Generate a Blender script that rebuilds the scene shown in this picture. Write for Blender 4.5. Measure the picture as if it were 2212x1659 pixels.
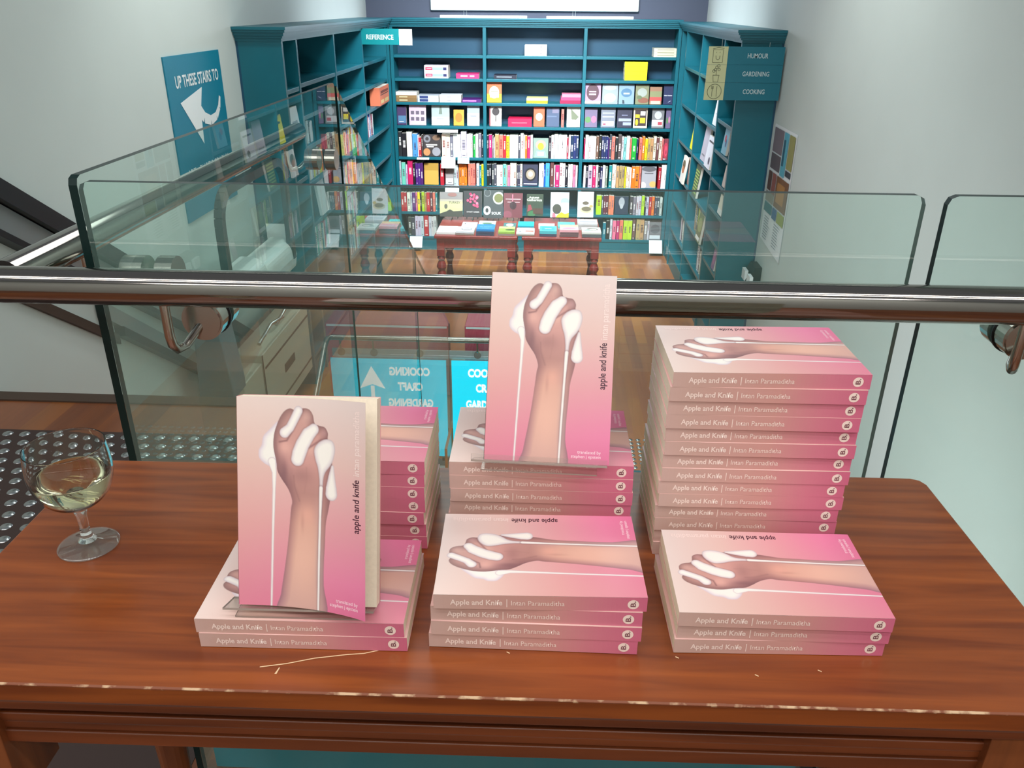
import bpy, bmesh, math, random
import numpy as np
from mathutils import Vector, Matrix, Euler
C = bpy.context.scene.collection
for o in list(bpy.data.objects): bpy.data.objects.remove(o)
PI = math.pi
# ---------------------------------------------------------------- camera
sc = bpy.context.scene
cam = bpy.data.objects.new('camera', bpy.data.cameras.new('camera')); C.objects.link(cam); sc.camera = cam
F, PT, YW, RO = 1757.0, math.radians(25.1), math.radians(2.4), math.radians(.45)
cam.data.sensor_width = 36; cam.data.lens = 36*F/2212; cam.data.clip_start = .02
fw = Vector((-math.sin(YW)*math.cos(PT), math.cos(YW)*math.cos(PT), -math.sin(PT)))
rt = Vector((math.cos(YW), math.sin(YW), 0)); up = rt.cross(fw)
r2 = rt*math.cos(RO)+up*math.sin(RO); u2 = -rt*math.sin(RO)+up*math.cos(RO)
mt = Matrix((r2, u2, -fw)).transposed().to_4x4(); mt.translation = (0, 0, 1.34)
cam.matrix_world = mt
# ---------------------------------------------------------------- world, exposure
w = bpy.data.worlds.new('world'); sc.world = w; w.use_nodes = True
w.node_tree.nodes['Background'].inputs[0].default_value = (.86, .93, 1, 1)
w.node_tree.nodes['Background'].inputs[1].default_value = .22
sc.view_settings.view_transform = 'Standard'; sc.view_settings.look = 'None'
sc.view_settings.exposure = 0; sc.view_settings.gamma = 1; sc.view_settings.use_curve_mapping = False
sc.cycles.transparent_max_bounces = 32; sc.cycles.max_bounces = 8
sc.cycles.use_adaptive_sampling = True; sc.cycles.adaptive_threshold = .03
sc.cycles.sample_clamp_indirect = 4
def area(name, loc, rot, sx, sy, power, col=(1, 1, 1), spread=180):
    l = bpy.data.lights.new(name, 'AREA'); l.shape = 'RECTANGLE'; l.size = sx; l.size_y = sy; l.energy = power; l.color = col
    l.spread = math.radians(spread)
    o = bpy.data.objects.new(name, l); C.objects.link(o); o.location = loc; o.rotation_euler = [math.radians(a) for a in rot]; return o
def spot(name, loc, rot, power, ang, col=(1, 1, 1), blend=.8, size=.05):
    l = bpy.data.lights.new(name, 'SPOT'); l.energy = power; l.color = col; l.spot_size = math.radians(ang); l.spot_blend = blend; l.shadow_soft_size = size
    o = bpy.data.objects.new(name, l); C.objects.link(o); o.location = loc; o.rotation_euler = [math.radians(a) for a in rot]; return o
area('ceiling_tube_and_fill_light', (-.1, -1.15, 2.9), (0, 0, 0), 3.6, .2, 37, (1, .98, .95))  # added fill lamp behind the camera, brightens the book spines
area('ceiling_tube_and_fill_light', (-.4, -.16, 2.9), (0, 0, 0), 7.0, .08, 36, (1, .98, .95))
area('ceiling_tube_and_fill_light', (-.4, .22, 2.9), (0, 0, 0), 7.0, .10, 42, (1, .98, .95))
spot('downlight', (-.95, .45, 2.9), (-4, 14, 0), 34, 42, (1, .97, .92), 1, .03)
area('alcove_fill_light', (-.15, 5.9, 2.7), (50, 0, 0), 1.5, .6, 125, (.88, .95, 1), 80)  # added lamp, tilted to brighten the front of the far bookcase
area('alcove_down_light', (-.15, 8.2, 2.7), (0, 0, 0), 1.6, .5, 30, (.85, .93, 1), 110)
area('void_ceiling_light', (-.15, 4.2, 3.2), (0, 0, 0), 2.0, 1.4, 36, (.95, 1, .98))
spot('wall_spot', (-1.3, 4.7, 2.9), (0, 14, 0), 115, 80, (.94, 1, .96), 1, .06)
spot('wall_spot', (.9, 4.6, 2.9), (0, -16, 0), 85, 80, (.94, 1, .96), 1, .06)
area('sign_fill_light', (.1, 1.9, -.32), (62, 0, 0), 1.2, .3, 45, (.95, 1, 1))  # added lamp hidden under the floor slab, brightens the teal sign
# ---------------------------------------------------------------- helpers
def lin(c):
    return tuple((x/255/12.92 if x/255 <= .04045 else ((x/255+.055)/1.055)**2.4) for x in c)
def mat(name, rgb, rough=.5, metal=0, spec=.5, emit=None, es=0, noise=0, nscale=8, bump=0, coat=0):
    m = bpy.data.materials.new(name); m.use_nodes = True; n = m.node_tree.nodes; L = m.node_tree.links
    b = n['Principled BSDF']; c = lin(rgb)+(1,)
    b.inputs['Base Color'].default_value = c; b.inputs['Roughness'].default_value = rough; b.inputs['Metallic'].default_value = metal
    b.inputs['Specular IOR Level'].default_value = spec; b.inputs['Coat Weight'].default_value = coat
    if emit: b.inputs['Emission Color'].default_value = lin(emit)+(1,); b.inputs['Emission Strength'].default_value = es
    if noise or bump:
        t = n.new('ShaderNodeTexCoord'); z = n.new('ShaderNodeTexNoise'); z.inputs['Scale'].default_value = nscale; z.inputs['Detail'].default_value = 6
        L.new(t.outputs['Object'], z.inputs['Vector'])
        if noise:
            r = n.new('ShaderNodeValToRGB'); r.color_ramp.elements[0].position = .3; r.color_ramp.elements[1].position = .7
            r.color_ramp.elements[0].color = tuple(x*(1-noise) for x in c[:3])+(1,); r.color_ramp.elements[1].color = tuple(min(1, x*(1+noise)) for x in c[:3])+(1,)
            L.new(z.outputs['Fac'], r.inputs[0]); L.new(r.outputs[0], b.inputs['Base Color'])
        if bump:
            u = n.new('ShaderNodeBump'); u.inputs['Strength'].default_value = bump; u.inputs['Distance'].default_value = .002
            L.new(z.outputs['Fac'], u.inputs['Height']); L.new(u.outputs[0], b.inputs['Normal'])
    return m
def printed(name, rough, coat=0):
    m = bpy.data.materials.new(name); m.use_nodes = True; n = m.node_tree.nodes; L = m.node_tree.links; b = n['Principled BSDF']
    a = n.new('ShaderNodeAttribute'); a.attribute_name = 'Col'; L.new(a.outputs['Color'], b.inputs['Base Color'])
    b.inputs['Roughness'].default_value = rough; b.inputs['Coat Weight'].default_value = coat; b.inputs['Coat Roughness'].default_value = .3
    return m
def woodmat(name, c1, c2, scale, rough, axis=0, plank=0, c3=None, coat=.0):
    m = bpy.data.materials.new(name); m.use_nodes = True; n = m.node_tree.nodes; L = m.node_tree.links; b = n['Principled BSDF']
    t = n.new('ShaderNodeTexCoord'); mp = n.new('ShaderNodeMapping'); s = [scale*9]*3; s[axis] = scale*.6
    mp.inputs['Scale'].default_value = s; L.new(t.outputs['Object'], mp.inputs[0])
    z = n.new('ShaderNodeTexNoise'); z.inputs['Scale'].default_value = 3; z.inputs['Detail'].default_value = 8; z.inputs['Distortion'].default_value = .6
    L.new(mp.outputs[0], z.inputs['Vector'])
    r = n.new('ShaderNodeValToRGB'); r.color_ramp.elements[0].position = .32; r.color_ramp.elements[1].position = .68
    r.color_ramp.elements[0].color = lin(c1)+(1,); r.color_ramp.elements[1].color = lin(c2)+(1,); L.new(z.outputs['Fac'], r.inputs[0])
    out = r.outputs[0]
    if plank:
        br = n.new('ShaderNodeTexBrick'); br.inputs['Scale'].default_value = 1; br.inputs['Brick Width'].default_value = 1.1; br.inputs['Row Height'].default_value = plank
        br.inputs['Mortar Size'].default_value = .0015; br.inputs['Color1'].default_value = (0, 0, 0, 1); br.inputs['Color2'].default_value = (1, 1, 1, 1); br.inputs['Mortar'].default_value = (.3, .3, .3, 1)
        rm = n.new('ShaderNodeMapping'); rm.inputs['Rotation'].default_value = (0, 0, PI/2); L.new(t.outputs['Object'], rm.inputs[0]); L.new(rm.outputs[0], br.inputs['Vector'])
        r3 = n.new('ShaderNodeValToRGB'); cr = r3.color_ramp; cr.elements[0].color = lin(c3[0])+(1,); cr.elements[1].color = lin(c3[-1])+(1,)
        for i, q in enumerate(c3[1:-1]): e = cr.elements.new((i+1)/(len(c3)-1)); e.color = lin(q)+(1,)
        L.new(br.outputs['Color'], r3.inputs[0])
        mx = n.new('ShaderNodeMix'); mx.data_type = 'RGBA'; mx.blend_type = 'MIX'; mx.inputs[0].default_value = .68
        L.new(out, mx.inputs[6]); L.new(r3.outputs[0], mx.inputs[7]); out = mx.outputs[2]
    L.new(out, b.inputs['Base Color']); b.inputs['Roughness'].default_value = rough; b.inputs['Coat Weight'].default_value = coat; b.inputs['Coat Roughness'].default_value = .25
    return m
def glassmat(name, tint, haze=.03, hz=(200, 230, 220), f0=.04, fs=.96):
    m = bpy.data.materials.new(name); m.use_nodes = True; n = m.node_tree.nodes; L = m.node_tree.links
    for q in list(n): n.remove(q)
    out = n.new('ShaderNodeOutputMaterial'); tr = n.new('ShaderNodeBsdfTransparent'); tr.inputs[0].default_value = tint+(1,)
    df = n.new('ShaderNodeBsdfDiffuse'); df.inputs[0].default_value = lin(hz)+(1,)
    m1 = n.new('ShaderNodeMixShader'); m1.inputs[0].default_value = haze; L.new(tr.outputs[0], m1.inputs[1]); L.new(df.outputs[0], m1.inputs[2])
    gl = n.new('ShaderNodeBsdfGlossy'); gl.inputs['Roughness'].default_value = 0; gl.inputs[0].default_value = (1, 1, 1, 1)
    # Schlick reflectance of the facing angle (a Fresnel node would flip on the inner faces)
    lw = n.new('ShaderNodeNewGeometry'); dt = n.new('ShaderNodeVectorMath'); dt.operation = 'DOT_PRODUCT'
    L.new(lw.outputs['Incoming'], dt.inputs[0]); L.new(lw.outputs['Normal'], dt.inputs[1])
    ab = n.new('ShaderNodeMath'); ab.operation = 'ABSOLUTE'; L.new(dt.outputs['Value'], ab.inputs[0])
    su = n.new('ShaderNodeMath'); su.operation = 'SUBTRACT'; su.inputs[0].default_value = 1; L.new(ab.outputs[0], su.inputs[1])
    pw = n.new('ShaderNodeMath'); pw.operation = 'POWER'; pw.inputs[1].default_value = 5; L.new(su.outputs[0], pw.inputs[0])
    ma = n.new('ShaderNodeMath'); ma.operation = 'MULTIPLY_ADD'; ma.inputs[1].default_value = fs; ma.inputs[2].default_value = f0; L.new(pw.outputs[0], ma.inputs[0])
    m2 = n.new('ShaderNodeMixShader'); L.new(ma.outputs[0], m2.inputs[0]); L.new(m1.outputs[0], m2.inputs[1]); L.new(gl.outputs[0], m2.inputs[2])
    L.new(m2.outputs[0], out.inputs[0]); return m
class MB:
    def __init__(s): s.v = []; s.f = []; s.m = []; s.c = []
    def quad(s, pts, mi=0, col=None):
        k = len(s.v); s.v += [tuple(p) for p in pts]; s.f.append(tuple(range(k, k+len(pts)))); s.m.append(mi); s.c.append(col)
    def box(s, a, b, mi=0, col=None, cols=None):
        x0, y0, z0 = a; x1, y1, z1 = b; k = len(s.v)
        s.v += [(x0, y0, z0), (x1, y0, z0), (x1, y1, z0), (x0, y1, z0), (x0, y0, z1), (x1, y0, z1), (x1, y1, z1), (x0, y1, z1)]
        for i, q in enumerate(((0, 3, 2, 1), (4, 5, 6, 7), (0, 1, 5, 4), (2, 3, 7, 6), (1, 2, 6, 5), (3, 0, 4, 7))):  # bottom top front(-y) back right left
            s.f.append(tuple(k+j for j in q)); s.m.append(mi if not isinstance(mi, (list, tuple)) else mi[i]); s.c.append(cols[i] if cols else col)
    def prism(s, prof, a, b, axis='x', mi=0, col=None):  # closed profile (2D) swept along an axis
        k = len(s.v); n = len(prof)
        for t in (a, b):
            for p, q in prof: s.v.append({'x': (t, p, q), 'y': (p, t, q), 'z': (p, q, t)}[axis])
        for i in range(n):
            j = (i+1) % n; s.f.append((k+i, k+j, k+n+j, k+n+i)); s.m.append(mi); s.c.append(col)
        s.f.append(tuple(range(k+n-1, k-1, -1))); s.f.append(tuple(range(k+n, k+2*n))); s.m += [mi, mi]; s.c += [col, col]
    def lathe(s, prof, cx=0, cy=0, n=24, mi=0):
        k = len(s.v)
        for r, z in prof:
            for i in range(n): a = 2*PI*i/n; s.v.append((cx+r*math.cos(a), cy+r*math.sin(a), z))
        for j in range(len(prof)-1):
            for i in range(n):
                i2 = (i+1) % n; s.f.append((k+j*n+i, k+j*n+i2, k+(j+1)*n+i2, k+(j+1)*n+i)); s.m.append(mi); s.c.append(None)
    def tube(s, pts, r, n=16, mi=0, cap=True, flat=None):  # flat=(a,b): band section
        k = len(s.v); P = [Vector(p) for p in pts]; ref = None
        for i, p in enumerate(P):
            t = (P[min(i+1, len(P)-1)]-P[max(i-1, 0)]).normalized()
            if ref is None: ref = Vector((0, 0, 1)) if abs(t.z) < .9 else Vector((1, 0, 0))
            u = (ref-t*ref.dot(t)).normalized(); ref = u; q = t.cross(u)
            for j in range(n):
                a = 2*PI*j/n; s.v.append(tuple(p+(u*math.cos(a)+q*math.sin(a))*r))
        for i in range(len(P)-1):
            for j in range(n):
                j2 = (j+1) % n; s.f.append((k+i*n+j, k+i*n+j2, k+(i+1)*n+j2, k+(i+1)*n+j)); s.m.append(mi); s.c.append(None)
        if cap:
            q = len(s.v); s.v += s.v[k:k+n]+s.v[k+(len(P)-1)*n:k+len(P)*n]   # own vertices, so the rim stays crisp
            s.f.append(tuple(q+j for j in range(n-1, -1, -1))); s.f.append(tuple(q+n+j for j in range(n))); s.m += [mi, mi]; s.c += [None, None]
    def mesh(s, name, mats, smooth=False):
        me = bpy.data.meshes.new(name); me.from_pydata(s.v, [], s.f)
        for q in (mats if isinstance(mats, (list, tuple)) else [mats]): me.materials.append(q)
        me.polygons.foreach_set('material_index', s.m)
        if smooth: me.polygons.foreach_set('use_smooth', [True]*len(s.f))
        if any(c is not None for c in s.c):
            at = me.color_attributes.new('Col', 'FLOAT_COLOR', 'CORNER'); a = []
            for f, c in zip(s.f, s.c): a += list(lin(c or (200, 200, 200))+(1,))*len(f)
            at.data.foreach_set('color', a)
        me.update(); return me
    def build(s, name, mats, parent=None, smooth=False, bevel=0, **k):
        o = bpy.data.objects.new(name, s.mesh(name, mats, smooth)); C.objects.link(o)
        if parent: o.parent = parent
        if bevel:
            b = o.modifiers.new('bevel', 'BEVEL'); b.width = bevel; b.segments = 3; b.limit_method = 'ANGLE'
        return o
def tag(o, label, cat=None, group=None, kind=None):
    if label: o['label'] = label
    if cat: o['category'] = cat
    if group: o['group'] = group
    if kind: o['kind'] = kind
    return o
def empty(name, loc=(0, 0, 0), rz=0, label=None, cat=None, group=None):
    o = bpy.data.objects.new(name, None); C.objects.link(o); o.location = loc; o.rotation_euler = (0, 0, rz); o.empty_display_size = .05
    return tag(o, label, cat, group)
def link(name, me, parent=None):
    o = bpy.data.objects.new(name, me); C.objects.link(o)
    if parent: o.parent = parent
    return o
_tc = {}
def textgeo(s, size=1.0, bold=0, res=3):  # flat filled glyph faces: verts (x, y), faces; origin at the left end of the baseline
    k = (s, bold, res)
    if k not in _tc:
        cu = bpy.data.curves.new('t', 'FONT'); cu.body = s; cu.size = 1; cu.offset = bold; cu.resolution_u = res
        o = bpy.data.objects.new('t', cu); C.objects.link(o); dg = bpy.context.evaluated_depsgraph_get(); dg.update()
        me = bpy.data.meshes.new_from_object(o.evaluated_get(dg))
        v = np.array([q.co[:2] for q in me.vertices]) if len(me.vertices) else np.zeros((0, 2)); f = [tuple(p.vertices) for p in me.polygons]
        bpy.data.objects.remove(o); bpy.data.curves.remove(cu); bpy.data.meshes.remove(me)
        _tc[k] = (v, f)
    v, f = _tc[k]; return v*size, f
def puttext(mb, s, fn, width=None, height=None, size=1, bold=0, mi=0, col=None, align='l', mirror=False):
    """lay text with fn(x, y)->3D; width/height scale the glyph block (height of capitals)"""
    v, f = textgeo(s, 1, bold)
    if len(v) == 0: return
    w = v[:, 0].max()-v[:, 0].min(); x0 = v[:, 0].min()
    sx = size if width is None else width/w; sy = size if height is None else height/.7
    if height is None and width is not None: sy = sx
    if width is None and height is not None: sx = sy
    k = len(mb.v); off = {'l': 0, 'c': -w*sx/2, 'r': -w*sx}[align]
    for x, y in v: mb.v.append(tuple(fn((x-x0)*sx+off, y*sy)))
    for q in f: mb.f.append(tuple(k+i for i in q)); mb.m.append(mi); mb.c.append(col)
# ---------------------------------------------------------------- materials
M = {}
M['wall'] = mat('wall_paint', (206, 214, 210), .75, noise=.015, nscale=3)
M['teal'] = mat('teal_paint', (8, 94, 108), .38, noise=.05, nscale=5)
M['teal_shade'] = mat('teal_back_shaded', (8, 66, 92), .5)  # same teal paint, with the shade inside the shelves put into its colour
M['steel'] = mat('brushed_steel', (150, 144, 138), .10, 1)
M['steel2'] = mat('polished_steel', (186, 182, 174), .2, 1)
M['black'] = mat('black_rubber', (18, 22, 26), .4)
M['alu'] = mat('grey_aluminium', (160, 168, 168), .35, .6)
M['white'] = mat('white_plastic', (225, 230, 226), .4)
M['beige'] = mat('beige_panel', (196, 190, 172), .5)
M['gap'] = mat('brown_gap', (70, 52, 40), .6)
M['paper'] = mat('white_paper', (235, 238, 240), .7)
M['glassedge'] = mat('glass_edge', (14, 36, 34), .35, spec=.25)
M['glass'] = glassmat('clear_glass', (.90, .99, .96), .075, (176, 232, 214), .075, .92)
M['glassb'] = glassmat('clear_glass_rear', (.985, .997, .993), 0, f0=0, fs=0)
M['acrylic'] = glassmat('clear_acrylic', (.96, .95, .94), .05, (170, 160, 155))
M['acredge'] = mat('acrylic_edge', (150, 132, 122), .2)
M['drink'] = None
M['table'] = woodmat('mahogany_stain', (106, 47, 16), (146, 74, 28), 2.0, .32, 0, coat=.35)
M['apron'] = woodmat('dark_mahogany_stain', (84, 38, 18), (128, 64, 30), 1.5, .4, 0, coat=.2)
M['legw'] = woodmat('leg_mahogany_stain', (96, 50, 26), (138, 76, 38), 1.5, .4, 2, coat=.2)
M['floor'] = woodmat('floor_boards', (150, 84, 44), (196, 120, 66), 1, .3, 1, .09, [(128, 66, 38), (176, 104, 52), (150, 80, 50), (196, 126, 54), (136, 74, 56), (184, 110, 66)], coat=.2)
M['floor_up_dim'] = woodmat('upper_floor_boards_dim', (92, 50, 30), (138, 80, 44), 1, .34, 1, .09, [(84, 44, 28), (140, 80, 42), (112, 58, 38), (150, 90, 42), (96, 52, 40)], coat=.2)  # same boards as the lower floor, dimmer light put into the colours
M['red'] = woodmat('red_stained_wood', (128, 26, 24), (158, 38, 32), 1.5, .35, 2, coat=.3)
M['print'] = printed('printed_card', .5)
M['cover'] = printed('matt_laminated_cover', .42, .15)
M['pages'] = mat('page_edges', (238, 225, 203), .8, noise=.04, nscale=300)
M['tealfilm'] = mat('teal_film', (0, 150, 172), .4)
M['whitefilm'] = mat('white_film', (240, 245, 245), .5)
M['lightbox'] = mat('lightbox_face', (255, 255, 255), .5, emit=(235, 243, 255), es=6)
M['tube'] = mat('tube_face', (255, 255, 255), .5, emit=(225, 240, 255), es=3)
M['stud'] = mat('stainless_stud', (176, 180, 180), .25, .9)
M['mat'] = mat('dark_stud_strip', (58, 40, 36), .55)
M['dark'] = mat('dark_carpet', (36, 32, 30), .8)
M['navy'] = mat('dark_blue_grey_paint', (74, 80, 98), .7)
ZF = -1.33
def struct(o, kind='structure'): o['kind'] = kind; return o
# ---------------------------------------------------------------- shell
def sbox(name, a, b, m):
    mb = MB(); mb.box(a, b); return struct(mb.build(name, M[m]))
sbox('floor', (-4.5, -1.6, -.3), (4.5, 1.1, 0), 'floor_up_dim')
sbox('floor', (-4.5, 1.1, -.3), (-2.04, 2.4, 0), 'floor_up_dim')
sbox('wall_right_far', (4.5, -1.6, -.3), (4.6, 1.2, 3.2), 'wall')
sbox('floor', (-2.04, 1.1, -.3), (-.62, 2.66, 0), 'floor_up_dim')
sbox('floor', (-2.04, 4.66, ZF-.25), (-.62, 4.95, ZF), 'floor')
sbox('floor', (.17, 4.41, ZF-.25), (1.67, 4.95, ZF), 'floor')
sbox('floor', (-2.04, 4.95, ZF-.25), (1.67, 9.72, ZF), 'floor')
mb = MB()
for i in range(8):   # flight down to the middle floor
    mb.box((-2.0, 2.66+i*.25, ZF), (-.66, 2.66+(i+1)*.25, -(i+1)*.166+.0))
struct(mb.build('floor_stairs', M['floor']))
mb = MB()
for i in range(7): mb.box((.19, 4.4-(i+1)*.27, ZF-1.6), (1.66, 4.4-i*.27, ZF-(i+1)*.17))
struct(mb.build('floor_lower_stairs', M['dark']))
sbox('trim_1', (.17, 4.36, ZF-.05), (1.66, 4.41, ZF+.006), 'floor')
sbox('floor', (-2.04, 1.1, -3), (1.67, 4.95, -2.95), 'dark')
sbox('wall_3', (-.6, 4.955, -2.95), (.165, 5.0, ZF-.251), 'wall')
sbox('wall_left', (-2.14, 2.4, -3), (-2.04, 9.9, 3.2), 'wall')
sbox('wall_left_far', (-4.6, -1.6, -.3), (-4.5, 2.5, 3.2), 'wall')
sbox('wall_left_return', (-4.5, 2.4, -.3), (-2.14, 2.5, 3.2), 'wall')
sbox('wall_right', (1.67, 1.07, -3), (1.77, 9.9, 3.2), 'wall')
sbox('wall_back', (-2.14, 9.72, -3), (1.77, 9.82, 3.2), 'navy')
sbox('wall_front', (-4.6, -1.7, -.3), (4.6, -1.6, 3.2), 'wall')
sbox('trim_4', (-2.04, .9, 0), (-.66, 2.385, .0015), 'mat')
sbox('trim_2', (-2.04, 2.60, -.004), (-.66, 2.665, .006), 'gap')
# ---------------------------------------------------------------- glass balustrades and rails
def pane(name, prof, plane, t, label, axis='y', r=0):
    """prof: outline in the pane's plane, swept by its thickness; broad faces glass, rim dark edge"""
    mb = MB(); k = len(prof)
    if axis == 'y': mb.prism([(p, q) for p, q in prof], plane, plane+t, 'y', 1)
    else: mb.prism([(p, q) for p, q in prof], plane, plane+t, 'x', 1)
    f0, f1 = ((0, 2) if axis == 'y' else (2, 0)); mb.m[-2], mb.m[-1] = f0, f1
    o = mb.build(name, [M['glass'], M['glassedge'], M['glassb']]); return tag(o, label, 'glass panel', 'glass balustrade panels')
def rr(x0, x1, z0, z1, r=.012):
    return [(x0, z0), (x1, z0), (x1, z1-r), (x1-r*.3, z1-r*.3), (x1-r, z1), (x0+r, z1), (x0+r*.3, z1-r*.3), (x0, z1-r)]
pane('glass_panel', rr(-.6285, .487, -.28, 1.12), 1.07, .012, 'long clear glass balustrade panel behind the steel rail and the display table')
pane('glass_panel', rr(.515, 2.3, -.28, 1.12), 1.07, .012, 'glass balustrade panel at the right edge beyond the narrow gap')
pane('glass_panel', rr(1.07, 2.485, -.28, 1.127), -.641, .012, 'side glass balustrade panel with level top running away on the left', 'x')
pane('glass_panel', [(2.51, -2.2), (3.765, -2.2), (3.765, .268), (2.51, 1.115)], -.641, .012, 'middle side glass panel with sloping top beside the stairs', 'x')
pane('glass_panel', [(3.785, -2.2), (5.05, -2.2), (5.05, -.60), (3.785, .255)], -.641, .012, 'farthest side glass panel with sloping top touching the teal sign', 'x')
for o in C.objects:
    if o.name.startswith('glass_panel'): del o['group']
def disc(mb, c, r, t, axis, mi=0, n=28):
    P = {'y': Vector((0, 1, 0)), 'x': Vector((1, 0, 0))}[axis]; mb.tube([Vector(c)-P*t/2, Vector(c)+P*t/2], r, n, mi)
hr = empty('steel_handrail', (0, 1.0, 0), 0, 'round brushed steel handrail crossing the whole view behind the books', 'handrail')
mb = MB(); mb.tube([(-1.3, 0, .998), (2.3, 0, .998)], .0245, 40); mb.build('rail', M['steel'], hr, True)
for x in (-.475, .643, 1.6):
    mb = MB(); mb.tube([(x-.030, 0, .975), (x-.030, .0, .93), (x-.029, .002, .916), (x-.026, .008, .907), (x-.02, .022, .908), (x-.004, .042, .93), (x, .05, .935)], .0065, 12); b = mb.build('bracket', M['steel2'], hr, True)
    mb = MB(); disc(mb, (x, .053, .937), .029, .026, 'y'); disc(mb, (x, .0395, .937), .026, .004, 'y'); mb.build('bracket_disc', M['steel2'], b)
    mb = MB(); disc(mb, (x, .068, .937), .031, .003, 'y'); mb.build('rubber_washer', M['black'], b)
    mb = MB(); disc(mb, (x, .094, .937), .029, .022, 'y'); mb.build('rear_disc', M['steel2'], b)
hs = empty('steel_handrail', (-.73, 0, 0), 0, 'brushed steel handrail on the left running away along the side glass', 'handrail')
mb = MB(); mb.tube([(0, 1.026, .998), (0, 2.42, .998)], .0245, 40); mb.build('rail', M['steel'], hs, True)
for y in (1.25, 2.32):
    mb = MB(); mb.tube([(0, y-.03, .98), (0, y-.03, .93), (.01, y-.028, .912), (.03, y-.015, .915), (.05, y, .935)], .0065, 12); b = mb.build('bracket', M['steel2'], hs, True)
    mb = MB(); disc(mb, (.066, y, .937), .029, .036, 'x'); mb.build('bracket_disc', M['steel2'], b)
    mb = MB(); disc(mb, (.119, y, .937), .029, .028, 'x'); mb.build('rear_disc', M['steel2'], b)
o = MB(); o.box((-.61, 1.084, -.02), (.485, 1.088, .42)); tag(o.build('teal_sign', M['tealfilm']), 'plain teal sign panel on the glass beneath the display table', 'sign')
# ---------------------------------------------------------------- display table
tb = empty('display_table', (-.05, .732, 0), math.radians(.75), 'dark red-brown wooden table with grooved apron holding the pink books', 'table')
HX, HY = .552, .197
mb = MB(); mb.prism([(-HX, -HY+.01), (-HX+.003, -HY+.003), (-HX+.01, -HY), (HX-.01, -HY), (HX-.003, -HY+.003), (HX, -HY+.01), (HX, HY-.016), (HX-.005, HY-.005), (HX-.016, HY), (-HX+.016, HY), (-HX+.005, HY-.005), (-HX, HY-.016)], .758, .78, 'z')
mb.build('tabletop', M['table'], tb, bevel=.0022)
mb = MB(); A = HX-.012
mb.prism([(-HY+.012, .757), (-HY+.006, .752), (-HY+.006, .742), (-HY+.016, .736), (-HY+.02, .736), (HY-.02, .736), (HY-.02, .757)], -A, A, 'x')
mb.build('moulding', M['apron'], tb, bevel=.002)
mb = MB()
for k, (z0, z1, y) in enumerate(((.718, .736, -HY+.032), (.706, .717, -HY+.024), (.695, .705, -HY+.026), (.678, .694, -HY+.024))):
    mb.box((-A+.07, y, z0), (A-.07, y+.018, z1))
mb.build('apron', M['apron'], tb, bevel=.0015)
mb = MB(); mb.box((-A+.05, HY-.06, .68), (A-.05, HY-.042, .735)); mb.build('rear_apron', M['apron'], tb)
for sx in (-1, 1):
    mb = MB(); mb.box((sx*(A-.03)-.008, -HY+.06, .68), (sx*(A-.03)+.008, HY-.06, .735)); mb.build('side_apron', M['apron'], tb)
    for sy in (-1, 1):
        x, y = sx*(A-.036), sy*(HY-.05); mb = MB(); mb.box((x-.036, y-.034, .60), (x+.036, y+.034, .736))
        mb.lathe([(.0, .6), (.022, .6), (.03, .59), (.02, .575), (.03, .56), (.022, .545), (.032, .53), (.026, .45), (.021, .25), (.018, .1), (.026, .08), (.026, .06), (.018, .05), (.014, .001), (0, 0)], x, y, 20)
        mb.build('leg', M['legw'], tb, bevel=.001)
wm = bpy.data.materials.new('worn_edge'); wm.use_nodes = True; n = wm.node_tree.nodes; L = wm.node_tree.links; b = n['Principled BSDF']; b.inputs['Roughness'].default_value = .6
t = n.new('ShaderNodeTexCoord'); z = n.new('ShaderNodeTexNoise'); z.inputs['Scale'].default_value = 45; z.inputs['Detail'].default_value = 5; L.new(t.outputs['Object'], z.inputs[0])
r = n.new('ShaderNodeValToRGB'); r.color_ramp.elements[0].position = .50; r.color_ramp.elements[1].position = .60; r.color_ramp.elements[0].color = lin((120, 60, 28))+(1,); r.color_ramp.elements[1].color = lin((198, 164, 128))+(1,)
L.new(z.outputs[0], r.inputs[0]); L.new(r.outputs[0], b.inputs['Base Color'])
mb = MB(); random.seed(4); N = 160
for i in range(N):
    x0 = -HX+.01+(2*HX-.02)*i/N; x1 = -HX+.01+(2*HX-.02)*(i+1)/N; h = .0004+.0006*random.random()**3
    if i in (36, 37, 71, 72, 92, 110, 111): h = .0015
    mb.quad([(x0, -HY-.0003, .7792), (x1, -HY-.0003, .7792), (x1, -HY+.0012+h*.4, .78035), (x0, -HY+.0012+h*.4, .78035)])
    mb.quad([(x0, -HY-.0004, .7793-h), (x1, -HY-.0004, .7793-h), (x1, -HY-.0003, .7793), (x0, -HY-.0003, .7793)])
mb.build('worn_edge', wm, tb)
mb = MB(); S = [(-.208, -.168), (-.185, -.163), (-.16, -.155), (-.13, -.149), (-.115, -.147), (-.098, -.141)]
for (a, b_), (c, d) in zip(S, S[1:]): mb.quad([(a, b_-.0006, .7803), (c, d-.0006, .7803), (c, d+.0006, .7803), (a, b_+.0006, .7803)])
PSC = mat('pale_scratch', (222, 190, 150), .7); tag(mb.build('scratch', PSC, tb), 'long pale scratch in the stain')
for P in [[(-.192, -.176), (-.190, -.176), (-.189, -.168), (-.190, -.168)]]+[[(x, y), (x+.003, y-.002), (x+.0035, y-.001), (x+.0005, y+.001)] for x, y in ((.31, -.152), (.18, -.14), (.02, -.14), (.25, -.16), (.34, -.12))]:
    mb = MB(); mb.quad([(a, b, .7803) for a, b in P]); mb.build('scratch', PSC, tb)
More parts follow.
